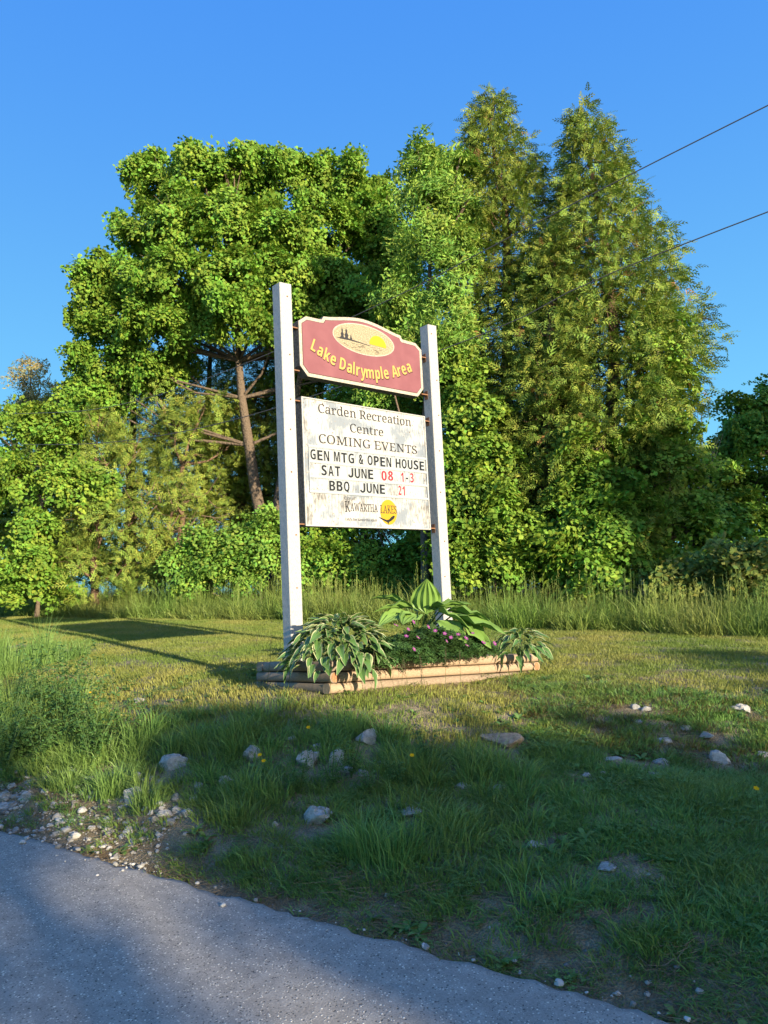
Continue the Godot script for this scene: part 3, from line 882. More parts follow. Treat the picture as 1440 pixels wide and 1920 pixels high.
# ---------------------------------------------------------------- the bed and its plants
func timber(len_: float, seed_: int) -> ArrayMesh:     # a half-rounded landscape timber along +x, its top outer edge at the origin, going back to -z
	var r := RandomNumberGenerator.new()
	r.seed = seed_
	var prof := []
	for k in 7:
		var a := -PI / 2 + PI * k / 6.0
		prof.append(Vector2(-0.03 + 0.03 * cos(a), -0.0455 + 0.0435 * sin(a)))
	for k in 7:
		var a := PI / 2 + PI * k / 6.0
		prof.append(Vector2(-0.08 + 0.03 * cos(a), -0.0455 + 0.0435 * sin(a)))
	var m := MB.new()
	var n := prof.size()
	var cuts := maxi(2, int(len_ / 0.25))
	for j in cuts + 1:
		var x := len_ * j / cuts
		var wob := Vector2(r.randf_range(-0.0025, 0.0025), r.randf_range(-0.0015, 0.0015))
		for q in prof:
			m.p(Vector3(x, q.y + wob.y, q.x + wob.x))
	for j in cuts:
		for k in n:
			var a := j * n + k
			var b := j * n + (k + 1) % n
			m.ix.append_array([a, a + n, b + n, a, b + n, b])
	for e in 2:
		var at: float = [0.0, len_][e]
		var mid := m.p(Vector3(at, -0.0455, -0.055))
		for k in n:
			var a := prof[k] as Vector2
			var b := prof[(k + 1) % n] as Vector2
			var i := m.p(Vector3(at, a.y, a.x))
			m.p(Vector3(at, b.y, b.x))
			m.ix.append_array([mid, i, i + 1] if e == 0 else [mid, i + 1, i])
	return m.mesh(true)

func bed_frame() -> Transform3D:
	var x := Vector3(0.757, -0.047, -0.653).normalized()
	var z := Vector3(0.653, 0.058, 0.757).normalized()
	var y := z.cross(x).normalized()
	z = x.cross(y)
	return Transform3D(Basis(x, y, z), Vector3(-0.5, 1.0, -6.73))

func build_bed() -> void:
	var f := bed_frame()
	var base := Vector3(0, -0.28, 0)
	var bed := thing("raised_flower_bed", "low raised bed of stacked round-edged timbers around the sign posts", "flower bed", Transform3D(f.basis, f * base))
	var lift := -base
	var no := 0
	var put := func(x0: float, x1: float, z: float, level: int, mat: Material) -> void:
		part("timber", timber(x1 - x0 - 0.004, 70 + level * 9 + int(x0 * 10)), mat, bed, Transform3D(Basis(), lift + Vector3(x0, -0.093 * level, z)))
	for row in [[0, [0.0, 0.62, 2.87]], [1, [0.112, 1.9, 2.758]], [2, [0.0, 0.36, 2.6, 2.87]]]:
		for k in row[1].size() - 1:
			put.call(row[1][k], row[1][k + 1], 0.0, row[0], M.timber if (k + row[0]) % 3 else M.timber_grey)
			put.call(row[1][k], row[1][k + 1], -1.09, row[0], M.timber_grey)
	for side in 2:
		for level in 3:
			var inner := level != 1
			var z0 := -0.112 if inner else 0.002
			var z1 := -1.088 if inner else -1.202
			var turn := Basis(Vector3.UP, PI / 2)       # +x of the timber runs to -z
			part("timber", timber(z0 - z1, 200 + level + side * 5), M.timber_grey if side == 0 else M.timber, bed, Transform3D(turn, lift + Vector3(0.0 if side else 0.0, -0.093 * level, z0) + Vector3(2.87 if side else 0.11, 0, 0)))
			if level == 1:
				var c := CylinderMesh.new()
				c.top_radius = 0.04
				c.bottom_radius = 0.04
				c.height = 0.004
				part("log_end", c, M.end_grain, bed, Transform3D(Basis(Vector3.RIGHT, PI / 2), lift + Vector3(2.87 - 0.055 if side else 0.055, -0.093 - 0.0455, 0.003)))
	var m := MB.new()
	var nx := 30
	var nz := 14
	for j in nz + 1:
		for i in nx + 1:
			var x := 0.05 + 2.77 * i / nx
			var z := -0.06 - 1.08 * j / nz
			var mound := sin(PI * i / nx) * sin(PI * j / nz)
			m.p(lift + Vector3(x, -0.06 + 0.14 * mound + patchy.get_noise_2d(x * 12, z * 12) * 0.03, z))
	for j in nz:
		for i in nx:
			var a := j * (nx + 1) + i
			m.ix.append_array([a, a + nx + 1, a + nx + 2, a, a + nx + 2, a + 1])
	part("soil", m.mesh(true), M.soil, bed)

func hosta_leaf(len_: float, wide: float, arch: float, cup: float, wave: float, middle: Array, rim: Array, pleat := 0.0) -> ArrayMesh:     # from the origin along +z, arching down
	var m := MB.new()
	var n := 7
	var cols := [-1.0, -0.8, 0.0, 0.8, 1.0] if pleat == 0.0 else [-1.0, -0.8, -0.6, -0.4, -0.2, 0.0, 0.2, 0.4, 0.6, 0.8, 1.0]
	var green := Color(middle[0], middle[1], middle[2])
	var edge := Color(rim[0], rim[1], rim[2])
	var pt := func(k: int, c: float) -> Vector3:
		var t := float(k) / n
		var w: float = wide * 0.5 * pow(sin(PI * pow(t, 0.72)), 0.8) * (1.0 - 0.25 * t) if k > 0 and k < n else 0.003
		var y := -arch * len_ * t * t + cup * w * c * c + wave * sin(t * 15.0 + c * 2.0) * absf(c) * w
		y += pleat * w * (0.5 - absf(fposmod(c * 2.5 + 0.5, 1.0) - 0.5) * 2.0)
		return Vector3(c * w, y, len_ * t * (1.0 - 0.12 * arch * t))
	for j in cols.size() - 1:
		var outer := j == 0 or j == cols.size() - 2
		m.col = edge if outer else green
		if not outer:
			m.col = green * R.randf_range(0.9, 1.1)
		var row := []
		for k in n + 1:
			row.append([m.p(pt.call(k, cols[j])), m.p(pt.call(k, cols[j + 1]))])
		for k in n:
			m.ix.append_array([row[k][0], row[k + 1][0], row[k + 1][1], row[k][0], row[k + 1][1], row[k][1]])
	return m.mesh(true)

func hosta(label: String, at: Vector3, rx: float, ry: float, count: int, leaves: Array, low: float) -> Node3D:
	var h := thing("hosta_plant", label, "plant", Transform3D(Basis(), at))
	for k in count:
		var t := (k + 0.5) / count
		var el := lerpf(PI * 0.46, low, pow(t, 0.8)) + R.randf_range(-0.1, 0.1)
		var az := k * 2.39996 + R.randf_range(-0.25, 0.25)
		var out := Vector3(cos(az), 0, sin(az))
		var p := out * cos(el) * rx * 0.72 + Vector3.UP * sin(el) * ry * R.randf_range(0.92, 1.08)
		var dir := (out * 0.8 + Vector3.DOWN * (0.42 * cos(el) - 0.35 * sin(el)) + Vector3(R.randf_range(-0.4, 0.4), R.randf_range(-0.25, 0.4), R.randf_range(-0.4, 0.4))).normalized()
		var right := Vector3.UP.cross(dir).normalized().rotated(dir, R.randf_range(-0.45, 0.45))
		var up := dir.cross(right)
		var sc := R.randf_range(0.75, 1.15)
		part("leaf", leaves[k % leaves.size()], M.hosta, h, Transform3D(Basis(right, up, dir).scaled_local(Vector3.ONE * sc), p))
	var m := MB.new()
	for k in 9:
		var a := TAU * k / 9
		m.tube([Vector3(0, -0.06, 0), Vector3(cos(a) * rx * 0.2, ry * 0.5, sin(a) * rx * 0.2), Vector3(cos(a) * rx * 0.5, ry * 0.7, sin(a) * rx * 0.5)], [0.006, 0.005, 0.003], 5)
	part("stems", m.mesh(true), plain([0.1, 0.17, 0.05]), h)
	return h

func build_bed_plants() -> void:
	var vari := []
	for k in 6:
		vari.append(hosta_leaf(R.randf_range(0.13, 0.19), R.randf_range(0.07, 0.1), R.randf_range(0.05, 0.5), 0.35, 0.12, [0.1, 0.2, 0.055], [0.42, 0.44, 0.24]))
	hosta("large dome of white-edged striped leaves spilling over the corner of the timber bed", Vector3(-0.43, 0.95, -7.0), 0.57, 0.4, 285, vari, 0.02)
	var small := []
	for k in 5:
		small.append(hosta_leaf(R.randf_range(0.14, 0.18), R.randf_range(0.055, 0.075), R.randf_range(0.3, 0.6), 0.35, 0.1, [0.09, 0.19, 0.055], [0.4, 0.42, 0.23]))
	hosta("small white-edged leafy clump at the far end of the timber bed", Vector3(1.4, 0.87, -8.22), 0.34, 0.27, 90, small, 0.02)
	# the big plain-leaved one
	var big := thing("broad_leaf_plant", "plant with huge plain green ribbed leaves in the middle of the bed", "plant", Transform3D(Basis(), Vector3(0.32, 0.95, -7.95)))
	var ribbed := []
	for k in 4:
		ribbed.append(hosta_leaf(R.randf_range(0.4, 0.46), R.randf_range(0.33, 0.38), R.randf_range(0.1, 0.35), 0.3, 0.16, [0.17, 0.29, 0.065], [0.18, 0.3, 0.07], 0.16))
	for l in [[0.08, 0.4, 0.1, 8, 78, 0.95], [-0.05, 0.46, 0.15, -75, 15, 0.95], [-0.1, 0.42, 0.22, -50, 0, 0.9], [-0.12, 0.5, 0.05, -95, 30, 0.8], [-0.02, 0.4, 0.28, -25, -5, 0.8], [0.12, 0.46, 0.1, 75, 12, 1.0], [0.2, 0.42, 0.2, 60, -8, 1.0], [0.33, 0.38, 0.22, 82, -12, 1.3], [0.28, 0.42, 0.08, 92, 2, 1.2], [0.2, 0.34, 0.3, 45, -25, 0.9], [0.42, 0.3, 0.25, 60, -30, 0.9], [0.0, 0.42, -0.15, 180, 20, 1.0], [0.2, 0.42, -0.15, 130, 15, 1.0]]:
		var bas := Basis(Vector3.UP, deg_to_rad(l[3])) * Basis(Vector3.RIGHT, -deg_to_rad(l[4])) * Basis(Vector3.BACK, R.randf_range(-0.2, 0.2))
		part("leaf", ribbed[R.randi() % 4], M.hosta, big, Transform3D(bas.scaled_local(Vector3.ONE * l[5]), Vector3(l[0], l[1], l[2])))
		var m := MB.new()
		m.col = Color(0.11, 0.2, 0.05)
		m.tube([Vector3(0, -0.05, 0), Vector3(l[0] * 0.4, l[1] * 0.6, l[2] * 0.4), Vector3(l[0], l[1], l[2])], [0.011, 0.009, 0.007], 6)
		part("stem", m.mesh(true), M.hosta, big)
	# cranesbill with purple flowers
	var g := thing("cranesbill_plant", "low mound of small dark leaves with magenta flowers behind the front timbers", "plant", Transform3D(Basis(), Vector3(0.4, 0.96, -7.4)))
	var leafm := MB.new()
	for k in 9:
		var a := R.randf() * TAU
		var c := Vector3(R.randf_range(-0.05, 0.05), R.randf_range(-0.02, 0.03), R.randf_range(-0.05, 0.05))
		leafm.col = Color(1, 1, 1) * R.randf_range(0.7, 1.3)
		for j in 5:
			var b := a + j * 1.05
			var tilt := R.randf_range(-0.4, 0.4)
			var d1 := Vector3(cos(b - 0.3), tilt, sin(b - 0.3)) * 0.024
			var d2 := Vector3(cos(b + 0.3), tilt, sin(b + 0.3)) * 0.024
			var tip := Vector3(cos(b), tilt, sin(b)) * 0.034
			leafm.tri(c, c + d1, c + tip)
			leafm.tri(c, c + tip, c + d2)
	var leaves := Leafage.new([leafm], Color(0.07, 0.15, 0.045), R)
	var along := Vector3(0.757, 0, -0.653)
	var across := Vector3(0.653, 0, 0.757)
	for k in 1100:
		var el := asin(R.randf())
		var az := R.randf() * TAU
		var p := along * cos(el) * cos(az) * 0.86 + across * cos(el) * sin(az) * 0.26 + Vector3.UP * (sin(el) * 0.26 * (1.0 - 0.4 * absf(cos(az)) * cos(el)))
		leaves.add(0, R.randi() % 14, Transform3D(Basis.from_euler(Vector3(R.randf_range(-0.7, 0.7), R.randf() * TAU, R.randf_range(-0.7, 0.7))), p * R.randf_range(0.75, 1.04)))
	part("foliage", leaves.mesh(), M.leaf, g)
	var fl := MB.new()
	for j in 5:
		var b := TAU * j / 5
		fl.col = Color(0.27, 0.055, 0.25)
		var o := Vector3(cos(b), 0.25, sin(b))
		var q := Vector3(-sin(b), 0, cos(b)) * 0.011
		fl.quad(Vector3.ZERO, o * 0.013 - q, o * 0.024, o * 0.013 + q)
	fl.col = Color(0.6, 0.5, 0.2)
	fl.box(Vector3(-0.003, 0, -0.003), Vector3(0.003, 0.008, 0.003))
	var flm := fl.mesh()
	for q in [[-0.55, 0.34, 0.1], [-0.44, 0.3, 0.14], [-0.38, 0.22, 0.2], [-0.5, 0.24, 0.18], [-0.47, 0.12, 0.24], [-0.3, 0.36, 0.06], [-0.14, 0.27, 0.18], [-0.06, 0.24, 0.22], [0.0, 0.2, 0.24], [-0.08, 0.17, 0.26], [0.12, 0.22, 0.22], [0.2, 0.18, 0.24], [0.18, 0.11, 0.27], [0.34, 0.22, 0.2], [0.44, 0.12, 0.24], [0.62, 0.1, 0.22], [-0.2, 0.31, 0.15]]:
		var p: Vector3 = along * q[0] + Vector3.UP * q[1] * 0.95 + across * (q[2] + 0.05)
		var fb := Basis.from_euler(Vector3(R.randf_range(0.5, 1.1), R.randf_range(0.0, 1.2), 0)).scaled_local(Vector3.ONE * R.randf_range(0.8, 1.15))
		part("flower", flm, M.petal, g, Transform3D(fb, p))


# ---------------------------------------------------------------- trees
func maple_spray(leaves: int, rad: float, size: float, narrow := 0.0) -> MB:     # a twig end: leaves lying on a shallow dome
	var m := MB.new()
	for k in leaves:
		var a := R.randf() * TAU
		var r := rad * sqrt(R.randf())
		var at := Vector3(cos(a) * r, -r * r / rad * 0.5 + R.randf_range(-0.04, 0.04), sin(a) * r)
		var b := Basis.from_euler(Vector3(R.randf_range(-0.7, 0.7), R.randf() * TAU, R.randf_range(-0.7, 0.7)))
		var s := size * R.randf_range(0.7, 1.2)
		m.col = Color(1, 1, 1) * R.randf_range(0.72, 1.25)
		m.col.r *= R.randf_range(0.85, 1.25)
		var c := at
		if narrow > 0.0:
			var z := b.z * s
			var x := b.x * s * narrow
			m.tri(at, at + z * 0.5 + x - b.y * s * 0.05, at + z)
			m.tri(at, at + z, at + z * 0.5 - x - b.y * s * 0.05)
		else:
			var pts := []
			for j in 5:
				var f := -2.1 + 1.05 * j
				var reach: float = [0.5, 0.52, 0.7, 0.52, 0.5][j] * s
				pts.append(c + b * Vector3(sin(f) * reach, -absf(sin(f)) * 0.14 * s, cos(f) * reach))
			for j in 4:
				m.tri(c, pts[j], pts[j + 1])
	return m

func cedar_spray(len_: float) -> MB:      # a flat fan of scale leaves along +z
	var m := MB.new()
	var z := 0.0
	var side := 1.0
	while z < len_:
		var f := z / len_
		var l := len_ * (0.5 - 0.36 * f) * R.randf_range(0.75, 1.2)
		var d := Vector3(side * 0.75, R.randf_range(-0.22, 0.12), 0.75).normalized()
		var at := Vector3(0, -0.25 * len_ * f * f, z)
		m.col = Color(1, 1, 1) * R.randf_range(0.72, 1.25)
		m.col.r *= R.randf_range(0.9, 1.2)
		var n := d.cross(Vector3.UP).normalized() * 0.016
		var mid := at + d * l * 0.55
		var tip := at + d * l + Vector3(0, -0.16 * l, 0)
		m.tri(at - n * 0.4, at + d * l * 0.3 + n * 1.3, tip)
		var q := at + d * l * 0.4      # a side shoot
		var e := (d + Vector3(-side * 0.8, 0.1, 0.5)).normalized() * l * 0.5
		m.tri(q, q + e * 0.5 + e.cross(Vector3.UP).normalized() * 0.014, q + e)
		side = -side
		z += len_ / 9.0
	return m

class Leafage:      # many sprays joined into one mesh
	var v := PackedVector3Array()
	var c := PackedColorArray()
	var shapes := []
	var tones := []
	func _init(kinds: Array, tint: Color, rng: RandomNumberGenerator, autumn := 0.0) -> void:
		for k in kinds:
			shapes.append(k.v)
			var row := []
			for j in 14:
				var own := tint * rng.randf_range(0.78, 1.22)
				own.r *= rng.randf_range(0.85, 1.18)
				if rng.randf() < autumn:
					own = Color(0.26, 0.16, 0.06) * rng.randf_range(0.7, 1.1)
				var a := PackedColorArray()
				for q in k.c:
					a.append(Color(q.r * own.r, q.g * own.g, q.b * own.b))
				row.append(a)
			tones.append(row)
	func add(kind: int, tone: int, at: Transform3D) -> void:
		v.append_array(at * shapes[kind])
		c.append_array(tones[kind][tone])
	func mesh() -> ArrayMesh:
		var arr := []
		arr.resize(Mesh.ARRAY_MAX)
		arr[Mesh.ARRAY_VERTEX] = v
		arr[Mesh.ARRAY_COLOR] = c
		var m := ArrayMesh.new()
		m.add_surface_from_arrays(Mesh.PRIMITIVE_TRIANGLES, arr)
		return m

func facing(n: Vector3) -> Basis:       # y along n, turned at random
	var x := n.cross(Vector3(0.37, 0.11, 0.92)).normalized()
	return Basis(x, n, x.cross(n)).rotated(n, R.randf() * TAU)

func lobed_crown(tree: Node3D, lobes: Array, kinds: Array, tint: Color, fill := 1.0, clump := 0.4, fluff := 0.22, mat: Material = null, flat := 0.6) -> void:
	var leaves := Leafage.new(kinds, tint, R)
	var all := []
	for k in range(0, lobes.size(), 4):
		var c := Vector3(lobes[k], lobes[k + 1], lobes[k + 2])
		var r: float = lobes[k + 3]
		all.append_array([c.x, c.y, c.z, r * 0.86])
		for j in 5:      # boughs that stick out of the lobe
			var out := Vector3(R.randfn(), R.randfn() + 0.35, R.randfn()).normalized() * r * R.randf_range(0.75, 1.0)
			all.append_array([c.x + out.x, c.y + out.y, c.z + out.z, r * R.randf_range(0.24, 0.44)])
	lobes = all
	for k in range(0, lobes.size(), 4):
		var c := Vector3(lobes[k], lobes[k + 1], lobes[k + 2]) - tree.position
		var r: float = lobes[k + 3]
		var clumps := int(ceilf(fill * 4.4 * r * r / (clump * clump)))
		for j in clumps:
			var dir := Vector3(R.randfn(), R.randfn(), R.randfn()).normalized()
			if dir.y < -0.35 and R.randf() < 0.6:
				continue
			var at := c + dir * Vector3(r, r * 0.85, r) * (R.randf_range(0.72, 1.06) if R.randf() < 0.86 else R.randf_range(0.3, 0.7))
			var n := (dir * (1.15 - flat) + Vector3.UP * flat + Vector3(R.randfn(), R.randfn(), R.randfn()) * 0.2).normalized()
			var b := facing(n)
			var tone := R.randi() % 14
			var size := clump * R.randf_range(0.65, 1.25)
			for s in int(2.1 * size * size / (fluff * fluff)) + 2:
				var a := R.randf() * TAU
				var rho := size * sqrt(R.randf())
				var o := (b.x * cos(a) + b.z * sin(a)) * rho
				var p := at + o - Vector3.UP * rho * rho / size * 0.55 + n * R.randf_range(-0.06, 0.06)
				var nn := (n + o / size * 0.5 + Vector3(R.randfn(), R.randfn(), R.randfn()) * 0.25).normalized()
				leaves.add(R.randi() % kinds.size(), tone if R.randf() < 0.7 else R.randi() % 14, Transform3D(facing(nn).scaled_local(Vector3.ONE * R.randf_range(0.75, 1.2)), p))
	part("crown", leaves.mesh(), mat if mat else M.leaf, tree)

func trunk(tree: Node3D, lobes: Array, base_r: float, mat: Material, stem: Array = [], limb := 0.035) -> void:
	var m := MB.new()
	var pts := []
	if stem.is_empty():
		var top := Vector3.ZERO
		for k in range(0, lobes.size(), 4):
			top += Vector3(lobes[k], lobes[k + 1], lobes[k + 2])
		top = top / (lobes.size() / 4) - tree.position
		for k in 7:
			var f := k / 6.0
			pts.append(Vector3(top.x * f * f, -0.2 + (top.y + 0.2) * f, top.z * f * f) + Vector3(R.randf_range(-0.06, 0.06), 0, R.randf_range(-0.06, 0.06)) * (1.0 if k else 0.0))
	else:
		pts = stem
	var radii := []
	for k in pts.size():
		radii.append(base_r * (1.0 - 0.62 * k / (pts.size() - 1)) * (1.25 if k == 0 else 1.0))
	m.tube(pts, radii, 9, 0.06, R)
	part("trunk", m.mesh(true), mat, tree)
	for k in range(0, lobes.size(), 4):
		var c := Vector3(lobes[k], lobes[k + 1], lobes[k + 2]) - tree.position
		var from: Vector3 = pts[-1]
		for q in pts:
			if q.y < c.y - 0.35 * Vector2(c.x - q.x, c.z - q.z).length() and q.y > pts[1].y:
				from = q
		m = MB.new()
		var bend := from.lerp(c, 0.5) + Vector3(R.randf_range(-0.15, 0.15), -0.12 * (c - from).length() + 0.05, R.randf_range(-0.15, 0.15))
		m.tube([from, bend, c], [limb * 1.5, limb, limb * 0.5], 6)
		for j in 4:
			var e: Vector3 = c + Vector3(R.randfn(), R.randf_range(0, 1), R.randfn()).normalized() * lobes[k + 3] * 0.85
			m.tube([bend.lerp(c, R.randf_range(0.3, 1.0)), e.lerp(c, 0.5) + Vector3(0, 0.08, 0), e], [limb * 0.5, limb * 0.35, limb * 0.12], 5)
		part("branch", m.mesh(true), mat, tree)

func lobed_tree(called: String, label: String, base: Vector2, lobes: Array, kinds: Array, tint: Color, group := "", fill := 1.0, base_r := 0.14, clump := 0.4, mat: Material = null, flat := 0.6, bark: Material = null, limb := 0.035, fluff := 0.2, category := "tree") -> Node3D:
	var t := thing(called, label, category, Transform3D(Basis(), Vector3(base.x, land(base.x, base.y), base.y)), group)
	trunk(t, lobes, base_r, bark if bark else M.bark, [], limb)
	lobed_crown(t, lobes, kinds, tint, fill, clump, fluff, mat, flat)
	return t

func cedar(label: String, prof: Array, z: float, sprays: Array, tint: Color, density := 1.0, group := "white cedars behind the sign") -> Node3D:
	var last := prof.size() - 3
	var foot := Vector3(prof[last + 1], land(prof[last + 1], z), z)
	var t := thing("cedar_tree", label, "tree", Transform3D(Basis(), foot), group)
	var m := MB.new()
	var pts := [Vector3(0, -0.2, 0)]
	var radii := [0.22]
	for k in range(last - 3, -1, -3):
		pts.append(Vector3(prof[k + 1] - foot.x, prof[k] - foot.y, 0))
		radii.append(0.03 + 0.17 * (prof[0] - prof[k]) / (prof[0] - prof[last]))
	m.tube(pts, radii, 8, 0.05, R)
	part("trunk", m.mesh(true), M.cedar_bark, t)
	var leaves := Leafage.new(sprays, tint, R, 0.04)
	var lump := FastNoiseLite.new()
	lump.seed = int(z * 100) + int(prof[1] * 100)
	lump.frequency = 0.7
	var twigs := MB.new()
	for k in range(0, last, 3):
		var h: float = prof[k] - prof[k + 3]
		var area: float = TAU * 0.5 * (prof[k + 2] + prof[k + 5]) * h
		for j in int(area * 19.0 * density + h * 16.0) + 3:
			var f := R.randf()
			var y: float = lerpf(prof[k], prof[k + 3], f)
			var x: float = lerpf(prof[k + 1], prof[k + 4], f)
			var r: float = lerpf(prof[k + 2], prof[k + 5], f)
			var az := R.randf() * TAU
			var out := Vector3(cos(az), 0, sin(az))
			var l := r * (0.88 + 0.5 * lump.get_noise_3d(x + out.x * r * 1.1, y * 1.1, out.z * r * 1.1)) + 0.05
			var tone := R.randi() % 14
			if j % 9 == 0 and r > 0.5:
				twigs.tube([Vector3(x - foot.x, y - foot.y + 0.1, 0), Vector3(x - foot.x, y - foot.y - 0.05, 0) + out * l * 0.6, Vector3(x - foot.x, y - foot.y + 0.1, 0) + out * l * 0.95], [0.018, 0.012, 0.005], 4)
			for s in 8:
				var g := (R.randf_range(0.6, 1.0) if s < 6 else R.randf_range(0.15, 0.7)) if s else 1.0
				var p := Vector3(x - foot.x, y - foot.y, 0) + out * l * g + Vector3(R.randfn(), clampf(R.randfn() * 1.3, -1.8, 1.5), R.randfn()).limit_length(2.2) * 0.1 + Vector3.UP * (0.25 * g * g - 0.12)
				var d := (out * R.randf_range(0.3, 1.0) + Vector3.DOWN * R.randf_range(-0.5, 0.8) + Vector3(R.randfn(), 0, R.randfn()) * 0.4).normalized()
				var n := (Vector3.UP.cross(d) * R.randf_range(-1.0, 1.0) + Vector3.UP * R.randf_range(0.2, 1.0)).normalized()
				var xx := n.cross(d).normalized()
				leaves.add(R.randi() % sprays.size(), tone if R.randf() < 0.7 else R.randi() % 14, Transform3D(Basis(xx, d.cross(xx), d).scaled_local(Vector3.ONE * R.randf_range(0.7, 1.25)), p))
	if twigs.v.size():
		tag(part("branches", twigs.mesh(true), M.cedar_bark, t), "", "", "", "stuff")
	part("crown", leaves.mesh(), M.frond, t)
	return t

func build_trees() -> void:
	var maple_k := [maple_spray(36, 0.28, 0.09, 0.44), maple_spray(36, 0.28, 0.1, 0.42), maple_spray(32, 0.26, 0.11, 0.38)]
	var small_k := [maple_spray(32, 0.24, 0.09, 0.42), maple_spray(28, 0.22, 0.1, 0.42)]
	var ash_k := [maple_spray(22, 0.26, 0.13, 0.16), maple_spray(20, 0.26, 0.12, 0.18)]
	var shrub_k := [maple_spray(14, 0.2, 0.1, 0.34), maple_spray(14, 0.2, 0.09, 0.36)]
	var coarse_k := [maple_spray(12, 0.36, 0.24, 0.36), maple_spray(12, 0.36, 0.26, 0.36)]
	var cedar_k := [cedar_spray(0.25), cedar_spray(0.22), cedar_spray(0.28)]
	var sunny := Color(0.185, 0.325, 0.045)
	# the maple
	var lobes := [-6.05, 13.07, -20.50, 0.88, -4.81, 13.18, -20.00, 0.80, -3.86, 13.25, -20.00, 0.83, -2.76, 13.15, -20.50, 0.85, -1.83, 13.40, -21.00, 0.76, -0.76, 13.21, -21.00, 0.76, -5.30, 11.34, -19.40, 1.01, -3.95, 11.18, -19.00, 1.05, -2.74, 11.03, -19.20, 1.04, -1.55, 11.39, -20.00, 1.04, -0.40, 11.53, -20.50, 0.82, -6.45, 11.29, -20.00, 0.86, -6.87, 10.10, -20.00, 0.92, -5.32, 9.78, -19.00, 1.03, -3.91, 9.45, -18.80, 1.02, -2.62, 9.58, -19.20, 0.96, -1.27, 9.87, -19.80, 0.93, -0.14, 10.21, -20.50, 0.71, -7.64, 9.97, -20.00, 0.58, -7.83, 8.96, -20.30, 0.62, -6.47, 8.83, -19.60, 0.76, -5.01, 8.72, -19.40, 0.67, -3.58, 8.40, -18.80, 0.68, -2.63, 8.23, -19.20, 0.64, -7.02, 7.81, -20.50, 0.80, -1.62, 8.66, -20.30, 0.84, -0.69, 8.96, -20.80, 0.84, -8.03, 7.96, -20.40, 0.48, -0.17, 8.80, -20.80, 0.69, -5.61, 7.96, -20.60, 0.63, -6.16, 7.64, -20.00, 0.69, -7.47, 7.08, -20.50, 0.63, -8.35, 7.25, -20.50, 0.51, -5.65, 8.66, -19.20, 0.61, -2.29, 7.38, -21.00, 0.73, -1.68, 8.64, -19.40, 0.81, -0.71, 9.34, -19.80, 0.82, 0.20, 11.98, -20.50, 0.65, 0.35, 10.97, -20.50, 0.71, 0.51, 9.69, -20.20, 0.70, -0.01, 12.95, -21.00, 0.50, -0.34, 7.79, -20.50, 0.85, 0.40, 8.50, -20.00, 0.69]
	var maple := thing("maple_tree", "large round-crowned maple with a forked grey trunk behind the sign", "tree", Transform3D(Basis(), Vector3(-3.05, land(-3.05, -20.0), -20.0)))
	trunk(maple, lobes, 0.2, M.bark, [Vector3(0, -0.2, 0), Vector3(0.0, 1.0, 0), Vector3(-0.05, 1.9, 0.1), Vector3(-0.3, 3.2, 0.1), Vector3(-0.45, 4.3, 0.1), Vector3(-0.65, 5.6, 0), Vector3(-0.72, 6.6, 0), Vector3(-0.75, 8.2, 0)], 0.03)
	var fork := MB.new()
	fork.tube([Vector3(0.02, 1.0, 0), Vector3(0.22, 2.2, 0.1), Vector3(0.38, 3.2, 0.05), Vector3(0.62, 4.6, 0), Vector3(0.95, 6.4, 0)], [0.17, 0.16, 0.14, 0.11, 0.07], 9, 0.06, R)
	part("fork", fork.mesh(true), M.bark, maple)
	lobed_crown(maple, lobes, maple_k, sunny, 0.98, 0.31, 0.2, null, 0.48)
	# the pale ash-like tree and the saplings beside the sign
	lobed_tree("ash_tree", "slender pale tree with narrow feathery leaves between the maple and the cedars", Vector2(0.8, -15.9), [1.00, 10.90, -15.90, 0.46, 1.79, 10.74, -15.90, 0.46, 1.09, 9.99, -15.90, 0.62, 1.89, 9.68, -15.70, 0.54, 0.89, 8.97, -15.90, 0.62, 1.70, 8.79, -15.70, 0.50, 0.40, 7.93, -16.10, 0.51, 1.18, 7.69, -15.70, 0.57, 0.64, 6.67, -15.70, 0.61, 1.51, 6.66, -15.40, 0.56, 0.18, 6.16, -15.90, 0.55], ash_k, Color(0.2, 0.35, 0.065), "", 1.2, 0.1, 0.4, null, 0.4, null, 0.025, 0.17)
	lobed_tree("young_maple", "bright young maple rising just beyond the taller-leaved post of the sign", Vector2(1.6, -15.0), [1.48, 6.73, -15.60, 0.39, 1.64, 6.04, -15.60, 0.45, 1.77, 5.15, -15.20, 0.55, 1.42, 4.29, -15.20, 0.48, 1.96, 4.22, -14.90, 0.52, 1.61, 3.32, -14.80, 0.57, 2.15, 3.34, -14.60, 0.45, 1.31, 2.64, -14.60, 0.40], small_k, sunny, "", 2.0, 0.06, 0.34, null, 0.6, null, 0.02)
	lobed_tree("young_maple", "low bright maple sapling in front of the cedars, above the seed grass", Vector2(2.0, -14.4), [2.41, 2.76, -14.50, 0.38, 1.84, 2.32, -14.50, 0.46, 2.36, 2.20, -14.30, 0.36, 1.48, 1.98, -14.50, 0.36], small_k, sunny, "", 2.0, 0.05, 0.3, null, 0.6, null, 0.015)
